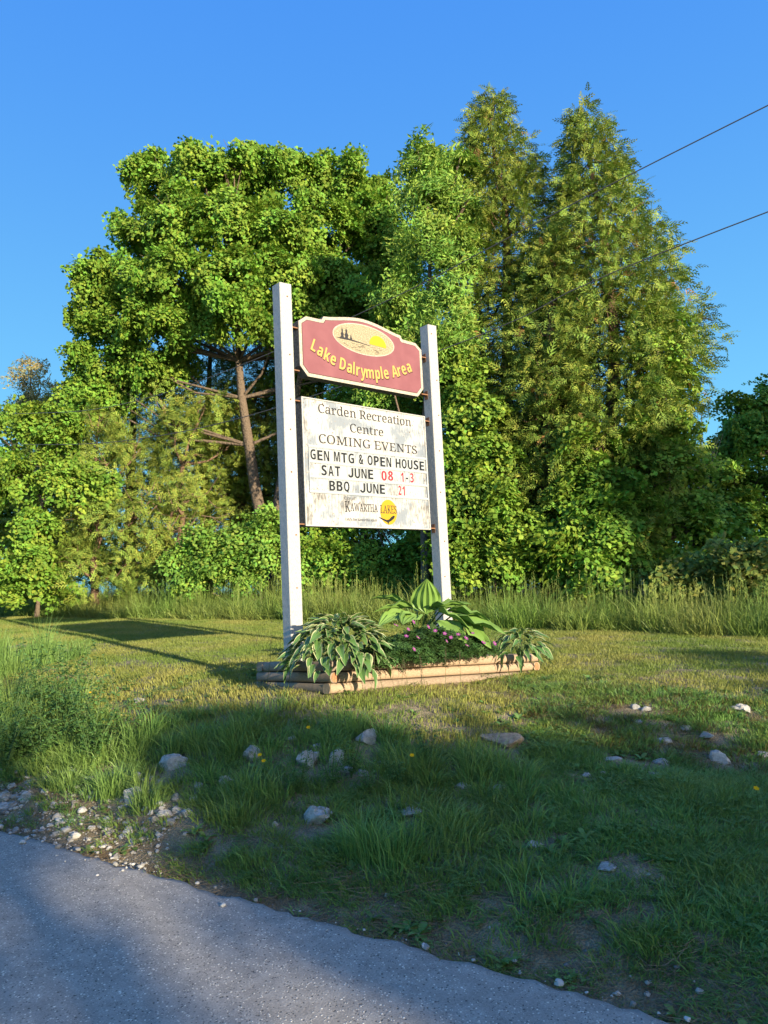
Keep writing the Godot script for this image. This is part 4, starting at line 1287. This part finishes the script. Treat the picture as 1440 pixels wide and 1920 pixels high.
	lobed_tree("young_maple", "dense young maple seen under and between the two sign boards", Vector2(-0.2, -17.5), [-0.31, 6.14, -17.80, 0.54, 0.56, 5.88, -17.60, 0.49, -0.96, 6.01, -18.00, 0.50, -0.22, 4.83, -18.00, 0.75, -0.99, 3.56, -17.80, 0.74, 0.25, 3.51, -17.60, 0.73, -1.24, 2.49, -17.50, 0.56, -0.38, 2.34, -17.30, 0.60, 0.45, 2.31, -17.00, 0.57, 0.92, 2.70, -16.80, 0.47, 0.08, 1.85, -17.00, 0.42, -1.50, 1.77, -17.60, 0.49, -0.76, 1.72, -17.40, 0.48, 0.78, 1.77, -17.00, 0.45, 1.25, 1.99, -16.80, 0.42, -2.01, 1.75, -17.80, 0.44], small_k, sunny, "", 1.4, 0.06, 0.36, null, 0.6, null, 0.02)
	lobed_tree("dogwood_shrub", "rounded leafy shrub with oval bright leaves at the foot of the maple", Vector2(-3.2, -17.7), [-4.89, 2.42, -18.00, 0.45, -4.31, 2.65, -17.90, 0.47, -3.73, 2.88, -17.80, 0.44, -3.23, 2.99, -17.80, 0.49, -2.67, 3.10, -17.80, 0.49, -3.93, 2.14, -17.60, 0.51, -3.32, 2.06, -17.60, 0.54, -2.65, 2.23, -17.60, 0.56, -4.56, 1.97, -17.70, 0.37, -2.16, 2.22, -17.60, 0.56, -1.61, 2.02, -17.50, 0.49], shrub_k, Color(0.2, 0.35, 0.06), "", 1.2, 0.03, 0.3, null, 0.5, M.twig, 0.012, 0.15, "shrub")
	# cedars
	var olive := Color(0.185, 0.265, 0.05)
	cedar("tallest cedar, its golden-olive spire rising above all the other trees", [12.71, 2.72, 0.05, 12.43, 2.72, 0.27, 12.04, 2.61, 0.46, 11.53, 2.68, 0.60, 10.96, 2.72, 0.92, 10.45, 2.88, 1.05, 9.32, 2.89, 1.19, 7.96, 2.86, 1.28, 6.27, 2.77, 1.37, 4.49, 2.70, 1.44, 2.75, 2.68, 1.40, 1.78, 2.64, 1.14], -16.5, cedar_k, olive, 1.15)
	cedar("broad spired cedar with a wide shaded flank, tallest but one", [11.71, 4.43, 0.04, 11.42, 4.46, 0.28, 11.03, 4.46, 0.45, 10.58, 4.54, 0.62, 10.10, 4.60, 0.75, 9.39, 4.69, 0.95, 8.57, 4.77, 1.25, 7.75, 4.81, 1.53, 6.84, 4.85, 1.74, 5.93, 4.82, 1.83, 4.82, 4.68, 1.74, 3.50, 4.45, 1.61, 2.53, 4.40, 1.50, 1.67, 4.35, 1.24], -15.5, cedar_k, olive, 1.15)
	cedar("low narrow cedar squeezed between the two tall spired cedars", [8.64, 3.68, 0.11, 8.06, 3.60, 0.43, 6.91, 3.49, 0.76, 5.32, 3.36, 0.97, 3.76, 3.29, 1.08, 1.75, 3.20, 0.97], -15.2, cedar_k, olive, 0.9)
	for p in [[[9.66, -4.98, 0.12, 8.69, -4.98, 0.61, 7.09, -5.06, 1.22, 4.89, -5.14, 1.53, 1.97, -5.14, 1.53], -22.0], [[9.73, -7.42, 0.12, 8.58, -7.41, 0.62, 6.94, -7.40, 1.25, 5.02, -7.46, 1.48, 2.04, -7.44, 1.48], -22.5], [[10.26, -1.54, 0.12, 9.39, -1.56, 0.60, 7.19, -1.74, 1.19, 4.74, -1.78, 1.49, 1.89, -1.83, 1.49], -21.5], [[8.00, -3.34, 0.12, 7.05, -3.35, 0.61, 5.47, -3.36, 1.07, 3.92, -3.37, 1.22, 1.93, -3.39, 1.22], -22.0], [[7.78, -9.85, 0.13, 6.79, -9.84, 0.64, 5.15, -9.80, 1.28, 3.53, -9.78, 1.44, 2.10, -9.75, 1.44], -23.0], [[9.22, -3.30, 0.12, 8.26, -3.30, 0.76, 6.38, -3.94, 1.51, 4.07, -4.10, 1.66, 1.95, -4.11, 1.66], -21.8]]:
		cedar("cedar standing behind the maple crown and trunk", p[0], p[1], cedar_k, olive, 0.6, "cedars behind the maple")
	cedar("cedar filling the gap behind the pale feathery tree", [9.17, 1.26, 0.11, 8.31, 1.16, 0.54, 6.33, 1.03, 1.08, 4.38, 0.98, 1.35, 1.80, 0.90, 1.35], -19.5, cedar_k, olive, 0.42)
	lobed_tree("young_maple", "bright leafy young tree at the open end of the low cedar thicket", Vector2(-8.4, -18.6), [-8.88, 5.95, -18.90, 0.58, -7.98, 5.97, -18.80, 0.57, -8.94, 4.52, -18.80, 0.65, -7.93, 4.60, -18.60, 0.70, -8.25, 3.36, -18.50, 0.77, -8.64, 2.53, -18.40, 0.56, -7.24, 4.37, -18.50, 0.51, -8.91, 2.02, -18.20, 0.43, -8.03, 1.98, -18.20, 0.43], small_k, sunny, "", 1.0, 0.06, 0.42, null, 0.55, null, 0.02)
	lobed_tree("cedar_thicket_tree", "low spreading sunlit cedar with foliage down to the meadow grass", Vector2(-7.2, -19.0), [-7.20, 6.04, -19.20, 0.61, -6.91, 4.91, -19.00, 0.76, -6.10, 5.26, -19.20, 0.61, -7.08, 3.42, -18.80, 0.86, -5.97, 3.66, -18.80, 0.68, -7.44, 2.38, -18.60, 0.67, -6.28, 2.35, -18.60, 0.64, -8.04, 3.75, -19.20, 0.67, -8.10, 5.59, -19.60, 0.63], cedar_k, olive, "", 1.15, 0.12, 0.5, M.frond, 0.25, M.cedar_bark, 0.03, 0.13)
	lobed_tree("cedar_thicket_tree", "scraggly cedar with bare reddish twigs beside the maple trunk", Vector2(-5.2, -19.6), [-5.34, 5.95, -19.60, 0.68, -4.67, 6.52, -20.00, 0.64, -6.05, 7.07, -20.60, 0.63, -5.06, 5.10, -19.60, 0.63, -4.16, 5.54, -20.60, 0.57, -5.25, 4.10, -19.30, 0.59, -5.69, 3.01, -19.00, 0.58, -5.53, 2.21, -18.90, 0.47], cedar_k, olive, "", 0.95, 0.12, 0.5, M.frond, 0.25, M.cedar_bark, 0.03, 0.13)
	# tangled dead twigs under them
	var tangle := MB.new()
	for k in 90:
		var a := Vector3(R.randf_range(-6.3, -4.3), R.randf_range(1.9, 4.2), R.randf_range(-19.6, -18.7))
		var d := Vector3(R.randfn(), R.randfn() * 0.6, R.randfn() * 0.4) * 0.45
		tangle.tube([a, a + d * 0.5 + Vector3(0, -0.12, 0), a + d + Vector3(0, R.randf_range(-0.1, 0.2), 0)], [0.012, 0.009, 0.004], 4)
	single("dead_twigs", tangle.mesh(true), M.twig, "tangle of bare reddish dead twigs under the scraggly cedar", "twigs", Transform3D(), "", "stuff")
	# beyond and to the sides
	lobed_tree("far_tree", "sparse pale tree top showing over the thicket at the field edge", Vector2(-12.4, -26.0), [-12.08, 9.56, -26.00, 0.72, -11.78, 8.61, -26.00, 0.79, -12.42, 8.25, -26.00, 0.72, -11.27, 7.55, -25.50, 0.81], ash_k, Color(0.27, 0.28, 0.12), "", 0.4, 0.1, 0.4, null, 0.4, null, 0.03, 0.22)
	lobed_tree("far_tree", "dark bluish tree behind the low sunlit cedar", Vector2(-12.2, -24.5), [-12.27, 6.92, -25.00, 1.04, -12.16, 5.42, -24.50, 1.19, -11.05, 4.31, -24.00, 1.17, -12.04, 3.66, -24.00, 1.00, -9.92, 6.66, -24.00, 0.83, -11.27, 2.63, -23.50, 0.98, -12.30, 4.29, -23.50, 1.14, -9.32, 2.74, -23.50, 0.98, -7.69, 2.70, -23.50, 0.81, -10.31, 3.26, -23.50, 0.81], maple_k, sunny, "", 0.4, 0.12, 0.5)
	lobed_tree("leafy_tree", "bushy tree with a sunlit top beside the bare grey sapling", Vector2(9.6, -19.3), [9.58, 5.95, -20.00, 0.69, 10.18, 6.44, -20.00, 0.55, 9.15, 5.20, -19.80, 0.63, 9.96, 5.15, -19.60, 0.82, 8.41, 4.39, -19.00, 0.61, 9.17, 3.97, -19.00, 0.79, 9.30, 3.00, -18.60, 0.77, 8.24, 3.28, -18.50, 0.64, 10.48, 5.53, -19.50, 0.81, 10.22, 3.81, -19.00, 0.92], maple_k, sunny, "", 0.9, 0.12, 0.45)
	lobed_tree("leafy_tree", "dark low tree at the shaded end of the wood", Vector2(6.4, -15.6), [5.56, 3.91, -15.50, 0.60, 6.39, 3.74, -16.00, 0.62, 5.33, 2.99, -15.00, 0.62, 6.24, 2.75, -15.50, 0.64, 6.87, 2.47, -15.50, 0.54, 5.41, 2.15, -14.80, 0.57, 6.30, 1.98, -15.00, 0.52, 7.03, 2.01, -15.00, 0.52, 4.62, 2.06, -14.60, 0.51], maple_k, sunny, "", 0.95, 0.1, 0.42)
	lobed_tree("leafy_tree", "shaded young maple with layered leaves under the broad cedar", Vector2(4.0, -14.2), [4.07, 4.18, -14.40, 0.60, 3.64, 3.58, -14.40, 0.56, 4.27, 3.34, -14.20, 0.59, 3.60, 2.74, -14.00, 0.58, 4.27, 2.53, -14.00, 0.58, 3.25, 2.16, -13.90, 0.44, 3.79, 1.95, -13.80, 0.48, 2.94, 2.47, -14.20, 0.39], maple_k, sunny, "", 0.95, 0.08, 0.42)
	lobed_tree("leafy_tree", "round-leaved dark tree leaning out from the broad cedar's flank", Vector2(5.6, -15.2), [5.58, 6.58, -14.80, 0.51, 5.62, 5.50, -14.80, 0.57, 5.22, 4.63, -14.70, 0.57, 5.83, 4.36, -15.00, 0.48], maple_k, sunny, "", 0.7, 0.1, 0.4)
	lobed_tree("vine_shrub", "yellowish vine-covered brush heap with dead branches by the tall grass", Vector2(5.6, -12.3), [5.02, 1.75, -12.60, 0.26, 5.34, 1.87, -12.40, 0.31, 5.64, 1.98, -12.20, 0.34, 5.78, 1.72, -12.00, 0.33, 4.71, 1.63, -12.60, 0.19, 5.96, 2.00, -12.00, 0.25], shrub_k, Color(0.2, 0.25, 0.06), "", 0.75, 0.02, 0.3, null, 0.4, M.twig, 0.016, 0.13, "shrub")
	# the bare sapling
	var bare := MB.new()
	var bt := thing("bare_sapling", "leafless grey sapling against the sky beside the dark trees", "tree", Transform3D(Basis(), Vector3(8.0, land(8.0, -19.0), -19.0)))
	bare.tube([Vector3(0, -0.2, 0), Vector3(0.02, 2.6, 0), Vector3(-0.05, 4.2, 0)], [0.07, 0.05, 0.02], 6)
	part("trunk", bare.mesh(true), M.twig, bt)
	bare = MB.new()
	for k in 26:
		var h := R.randf_range(1.8, 4.0)
		var d := Vector3(R.randf_range(-0.45, 0.45), R.randf_range(0.7, 1.6), R.randf_range(-0.4, 0.4))
		bare.tube([Vector3(0, h, 0), Vector3(d.x * 0.6, h + d.y * 0.45, d.z * 0.6), Vector3(d.x, h + d.y, d.z)], [0.013, 0.01, 0.004], 4)
	part("branches", bare.mesh(true), plain([0.36, 0.28, 0.22], 0.9), bt)
	# trees across the road, out of the picture, whose long shadows lie over the verge and the road
	shade_trees(coarse_k)

func shade_trees(kinds: Array) -> void:     # from, to across the sun's direction; distance towards the sun; height
	for q in [[-9.0, -4.6, 24.0, 8.4, 18], [-4.5, -0.05, 22.5, 8.4, 22], [0.72, 1.25, 22.0, 7.8, 28], [2.1, 3.6, 22.5, 7.6, 18], [3.3, 5.9, 22.3, 6.95, 16], [5.8, 9.9, 22.0, 7.2, 20], [11.0, 14.3, 14.0, 9.8, 24], [13.7, 18.2, 14.5, 12.4, 26], [17.6, 23.5, 16.0, 13.4, 26]]:
		var wide: float = q[1] - q[0]
		var base: Vector3 = sun_flat * float(q[2]) + sun_side * (q[0] + q[1]) * 0.5
		var lobes := []
		for k in q[4]:
			var r := minf(R.randf_range(0.7, 1.1), wide * 0.45)
			var reach := maxf(0.0, wide * 0.5 - r)
			var side := lerpf(-reach, reach, fposmod(k * 0.382 + 0.1, 1.0))
			var o := sun_side * side + sun_flat * R.randf_range(-1.2, 1.2) * minf(1.0, wide)
			var y: float = q[3] - r * 0.85 - R.randf_range(0.0, 0.5) if k % 2 == 0 else lerpf(0.9, q[3] - 1.4, float(k) / q[4])
			lobes.append_array([base.x + o.x, y, base.z + o.z, r])
		var tall: bool = q[0] > 11.0
		lobed_tree("roadside_tree", "tall dense roadside tree out of the photograph, shading the end of the wood" if tall else "bushy roadside tree out of the photograph, shading the road and verge", Vector2(base.x, base.z), lobes, kinds, Color(0.165, 0.32, 0.045), "tall trees shading the wood" if tall else "trees shading the road", 1.5 if tall else (0.085 if wide > 1.0 else 0.2), 0.05 if wide < 1 else 0.14, 0.55 if wide > 1 else 0.2, null, 0.5, null, 0.04, 0.36)


# ---------------------------------------------------------------- small plants and wires
func build_small() -> void:
	var kinds := []
	for k in 4:
		var m := MB.new()
		var stems := MB.new()
		stems.col = Color(0.09, 0.16, 0.045)
		for s in 9:
			var a := R.randf() * TAU
			var h := R.randf_range(0.25, 0.5)
			var top := Vector3(cos(a) * 0.13, h, sin(a) * 0.13) * R.randf_range(0.6, 1.2)
			stems.tube([Vector3.ZERO, top * 0.5 + Vector3(0, 0.03, 0), top], [0.003, 0.0025, 0.0015], 4)
			for j in 16:
				var p := top * R.randf_range(0.2, 1.05) + Vector3(R.randfn(), R.randfn(), R.randfn()) * 0.02
				for l in 3:
					var b := Basis.from_euler(Vector3(R.randf_range(-0.6, 0.6), R.randf() * TAU, R.randf_range(-0.5, 0.5)))
					var z := b.z * R.randf_range(0.02, 0.038)
					var x := b.x * 0.008
					m.col = Color(0.1, 0.2, 0.055) * R.randf_range(0.7, 1.4)
					m.quad(p, p + z * 0.5 + x, p + z, p + z * 0.5 - x)
		kinds.append([m.mesh(), stems.mesh(true)])
	var spots := [-3.52, -7.32, -2.86, -6.45, -2.37, -6.26, -2.96, -7.17, -3.17, -6.50, -3.16, -6.96, -2.76, -6.57, -2.68, -6.81, -3.27, -7.53, -3.16, -6.68, -2.34, -6.40, -3.08, -7.70, -3.67, -7.94, -2.16, -6.49, -0.40, -5.34, -0.15, -5.23, -0.27, -5.46, 0.03, -5.28, 0.26, -5.55, -0.62, -5.31]
	for k in range(0, spots.size(), 2):
		var i := k / 2
		var w := thing("leafy_weed", "dark green bushy weed with small leaflets at the gravel end of the verge" if i < 14 else "dark leafy weed growing among the rock pile below the flower bed", "plant", Transform3D(Basis(Vector3.UP, R.randf() * TAU).scaled(Vector3.ONE * (R.randf_range(1.2, 1.7) if i < 14 else R.randf_range(0.55, 0.8))), Vector3(spots[k], land(spots[k], spots[k + 1]), spots[k + 1])), "weeds at the gravel edge" if i < 14 else "weeds among the rocks")
		part("stems", kinds[i % 4][1], M.hosta, w)
		part("leaves", kinds[i % 4][0], M.leaf, w)
	var fy := MB.new()
	for j in 6:
		var b := TAU * j / 6
		fy.col = Color(0.75, 0.42, 0.01)
		var o := Vector3(cos(b), 0.3, sin(b))
		var q := Vector3(-sin(b), 0, cos(b)) * 0.008
		fy.quad(Vector3.ZERO, o * 0.009 - q, o * 0.017, o * 0.009 + q)
	var fym := fy.mesh()
	spots = [-0.86, -5.36, -0.82, -5.25, -0.54, -5.66, -2.77, -7.40, 0.14, -5.15, 1.96, -4.27]
	for k in range(0, spots.size(), 2):
		var w := thing("yellow_flower", "small yellow wildflower on a thin stem in the roadside grass", "flower", Transform3D(Basis(), Vector3(spots[k], land(spots[k], spots[k + 1]), spots[k + 1])), "yellow wildflowers")
		var m := MB.new()
		var top := Vector3(R.randf_range(-0.04, 0.04), R.randf_range(0.2, 0.3), R.randf_range(0, 0.05))
		m.col = Color(0.06, 0.12, 0.03)
		m.tube([Vector3.ZERO, top * 0.5 + Vector3(0.01, 0, 0), top], [0.002, 0.002, 0.0015], 4)
		part("stem", m.mesh(true), M.hosta, w)
		part("bloom", fym, M.petal, w, Transform3D(Basis.from_euler(Vector3(0.6, 0, 0)), top))
	# seeding grass stalks in front of the bed
	spots = [-0.48, -6.59, -0.13, -6.45, 0.07, -6.39, 0.26, -6.36, 0.32, -6.61, 0.45, -6.58, 0.58, -6.54, -0.17, -6.14, -1.14, -7.31, -1.27, -7.49, -0.90, -6.99, -0.04, -6.52, 0.17, -6.25]
	for k in range(0, spots.size(), 2):
		var m := MB.new()
		var h := R.randf_range(0.3, 0.55)
		var top := Vector3(R.randf_range(-0.06, 0.06), h, R.randf_range(-0.06, 0.06))
		m.col = Color(0.13, 0.15, 0.05)
		m.tube([Vector3.ZERO, top * 0.5 + Vector3(0.012, 0, 0), top], [0.0022, 0.0018, 0.001], 4)
		m.col = Color(0.24, 0.16, 0.1)
		for j in 16:
			var q := top * (0.74 + 0.26 * j / 15.0)
			var o := Vector3(R.randf_range(-1, 1), R.randf_range(0.8, 1.8), R.randf_range(-1, 1)) * 0.02 * (1.2 - j / 16.0)
			m.tri(q, q + o, q + o * 0.6 + Vector3(0.004, 0, 0.003))
		single("grass_stalk", m.mesh(), M.grass, "thin seeding grass stalk standing in front of the timber bed", "grass stalk", Transform3D(Basis(), Vector3(spots[k], land(spots[k], spots[k + 1]) - 0.01, spots[k + 1])), "seeding stalks before the bed")
	# overhead wires
	for wnum in 2:
		var m := MB.new()
		var ends: Array = [[Vector3(18.0, 9.6, 1.66), Vector3(4.3, 6.99, -8.5), Vector3(0.1, 6.08, -11.62), Vector3(-3.45, 5.62, -14.25), Vector3(-6.0, 5.62, -16.15), Vector3(-8.5, 6.0, -18.0), Vector3(-14.0, 7.0, -22.1)], [Vector3(18.0, 7.4, 1.66), Vector3(4.3, 5.76, -8.5), Vector3(1.6, 5.2, -10.5), Vector3(-1.83, 4.78, -13.05), Vector3(-4.6, 4.75, -15.1), Vector3(-7.6, 5.1, -17.35), Vector3(-14.0, 6.3, -22.1)]][wnum]
		var curve := Curve3D.new()
		for k in ends.size():
			var tan: Vector3 = (ends[mini(k + 1, ends.size() - 1)] - ends[maxi(k - 1, 0)]) * 0.16
			curve.add_point(ends[k], -tan, tan)
		var pts := []
		for k in 61:
			pts.append(curve.sample_baked(curve.get_baked_length() * k / 60.0, true))
		var radii := []
		radii.resize(61)
		radii.fill(0.008)
		m.tube(pts, radii, 6)
		single("overhead_wire", m.mesh(true), M.wire, "upper thin overhead wire crossing the sky beside the cedars" if wnum == 0 else "lower thin overhead wire crossing in front of the cedars", "wire", Transform3D(), "overhead wires")


func _ready() -> void:
	R.seed = 20240608
	patchy.seed = 17
	patchy.frequency = 0.35
	# camera
	var cam := Camera3D.new()
	cam.name = "camera"
	cam.fov = 67.3
	cam.far = 1500.0
	cam.position = Vector3(0, 1.6, 0)
	cam.rotation_degrees = Vector3(5.8, 0, -1.4)
	add_child(cam)
	# sky and sun
	var env := Environment.new()
	env.background_mode = Environment.BG_SKY
	var sky := ProceduralSkyMaterial.new()
	sky.sky_top_color = Color(0.165, 0.365, 0.64)
	sky.sky_horizon_color = Color(0.4, 0.65, 0.71)
	sky.sky_curve = 0.24
	sky.sky_energy_multiplier = 1.0
	sky.ground_bottom_color = Color(0.2, 0.22, 0.16)
	sky.ground_horizon_color = Color(0.4, 0.5, 0.5)
	sky.sun_angle_max = 60.0
	sky.sun_curve = 0.38
	env.sky = Sky.new()
	env.sky.sky_material = sky
	env.tonemap_mode = Environment.TONE_MAPPER_LINEAR
	env.tonemap_exposure = 2.45
	env.sdfgi_enabled = true
	env.ssao_enabled = true
	env.ssil_enabled = true
	var we := WorldEnvironment.new()
	we.name = "surroundings"
	we.environment = env
	add_child(we)
	var sun := DirectionalLight3D.new()
	sun.name = "sun"
	sun.light_energy = 1.38
	sun.light_color = Color(1.0, 0.93, 0.8)
	sun.light_angular_distance = 0.5
	sun.shadow_enabled = true
	sun.rotation_degrees = Vector3(-SUN_HEIGHT, SUN_AZIMUTH, 0)
	add_child(sun)
	materials()
	build_ground()
	build_trees()
	build_grass()
	build_rocks()
	build_sign()
	build_bed()
	build_bed_plants()
	build_small()
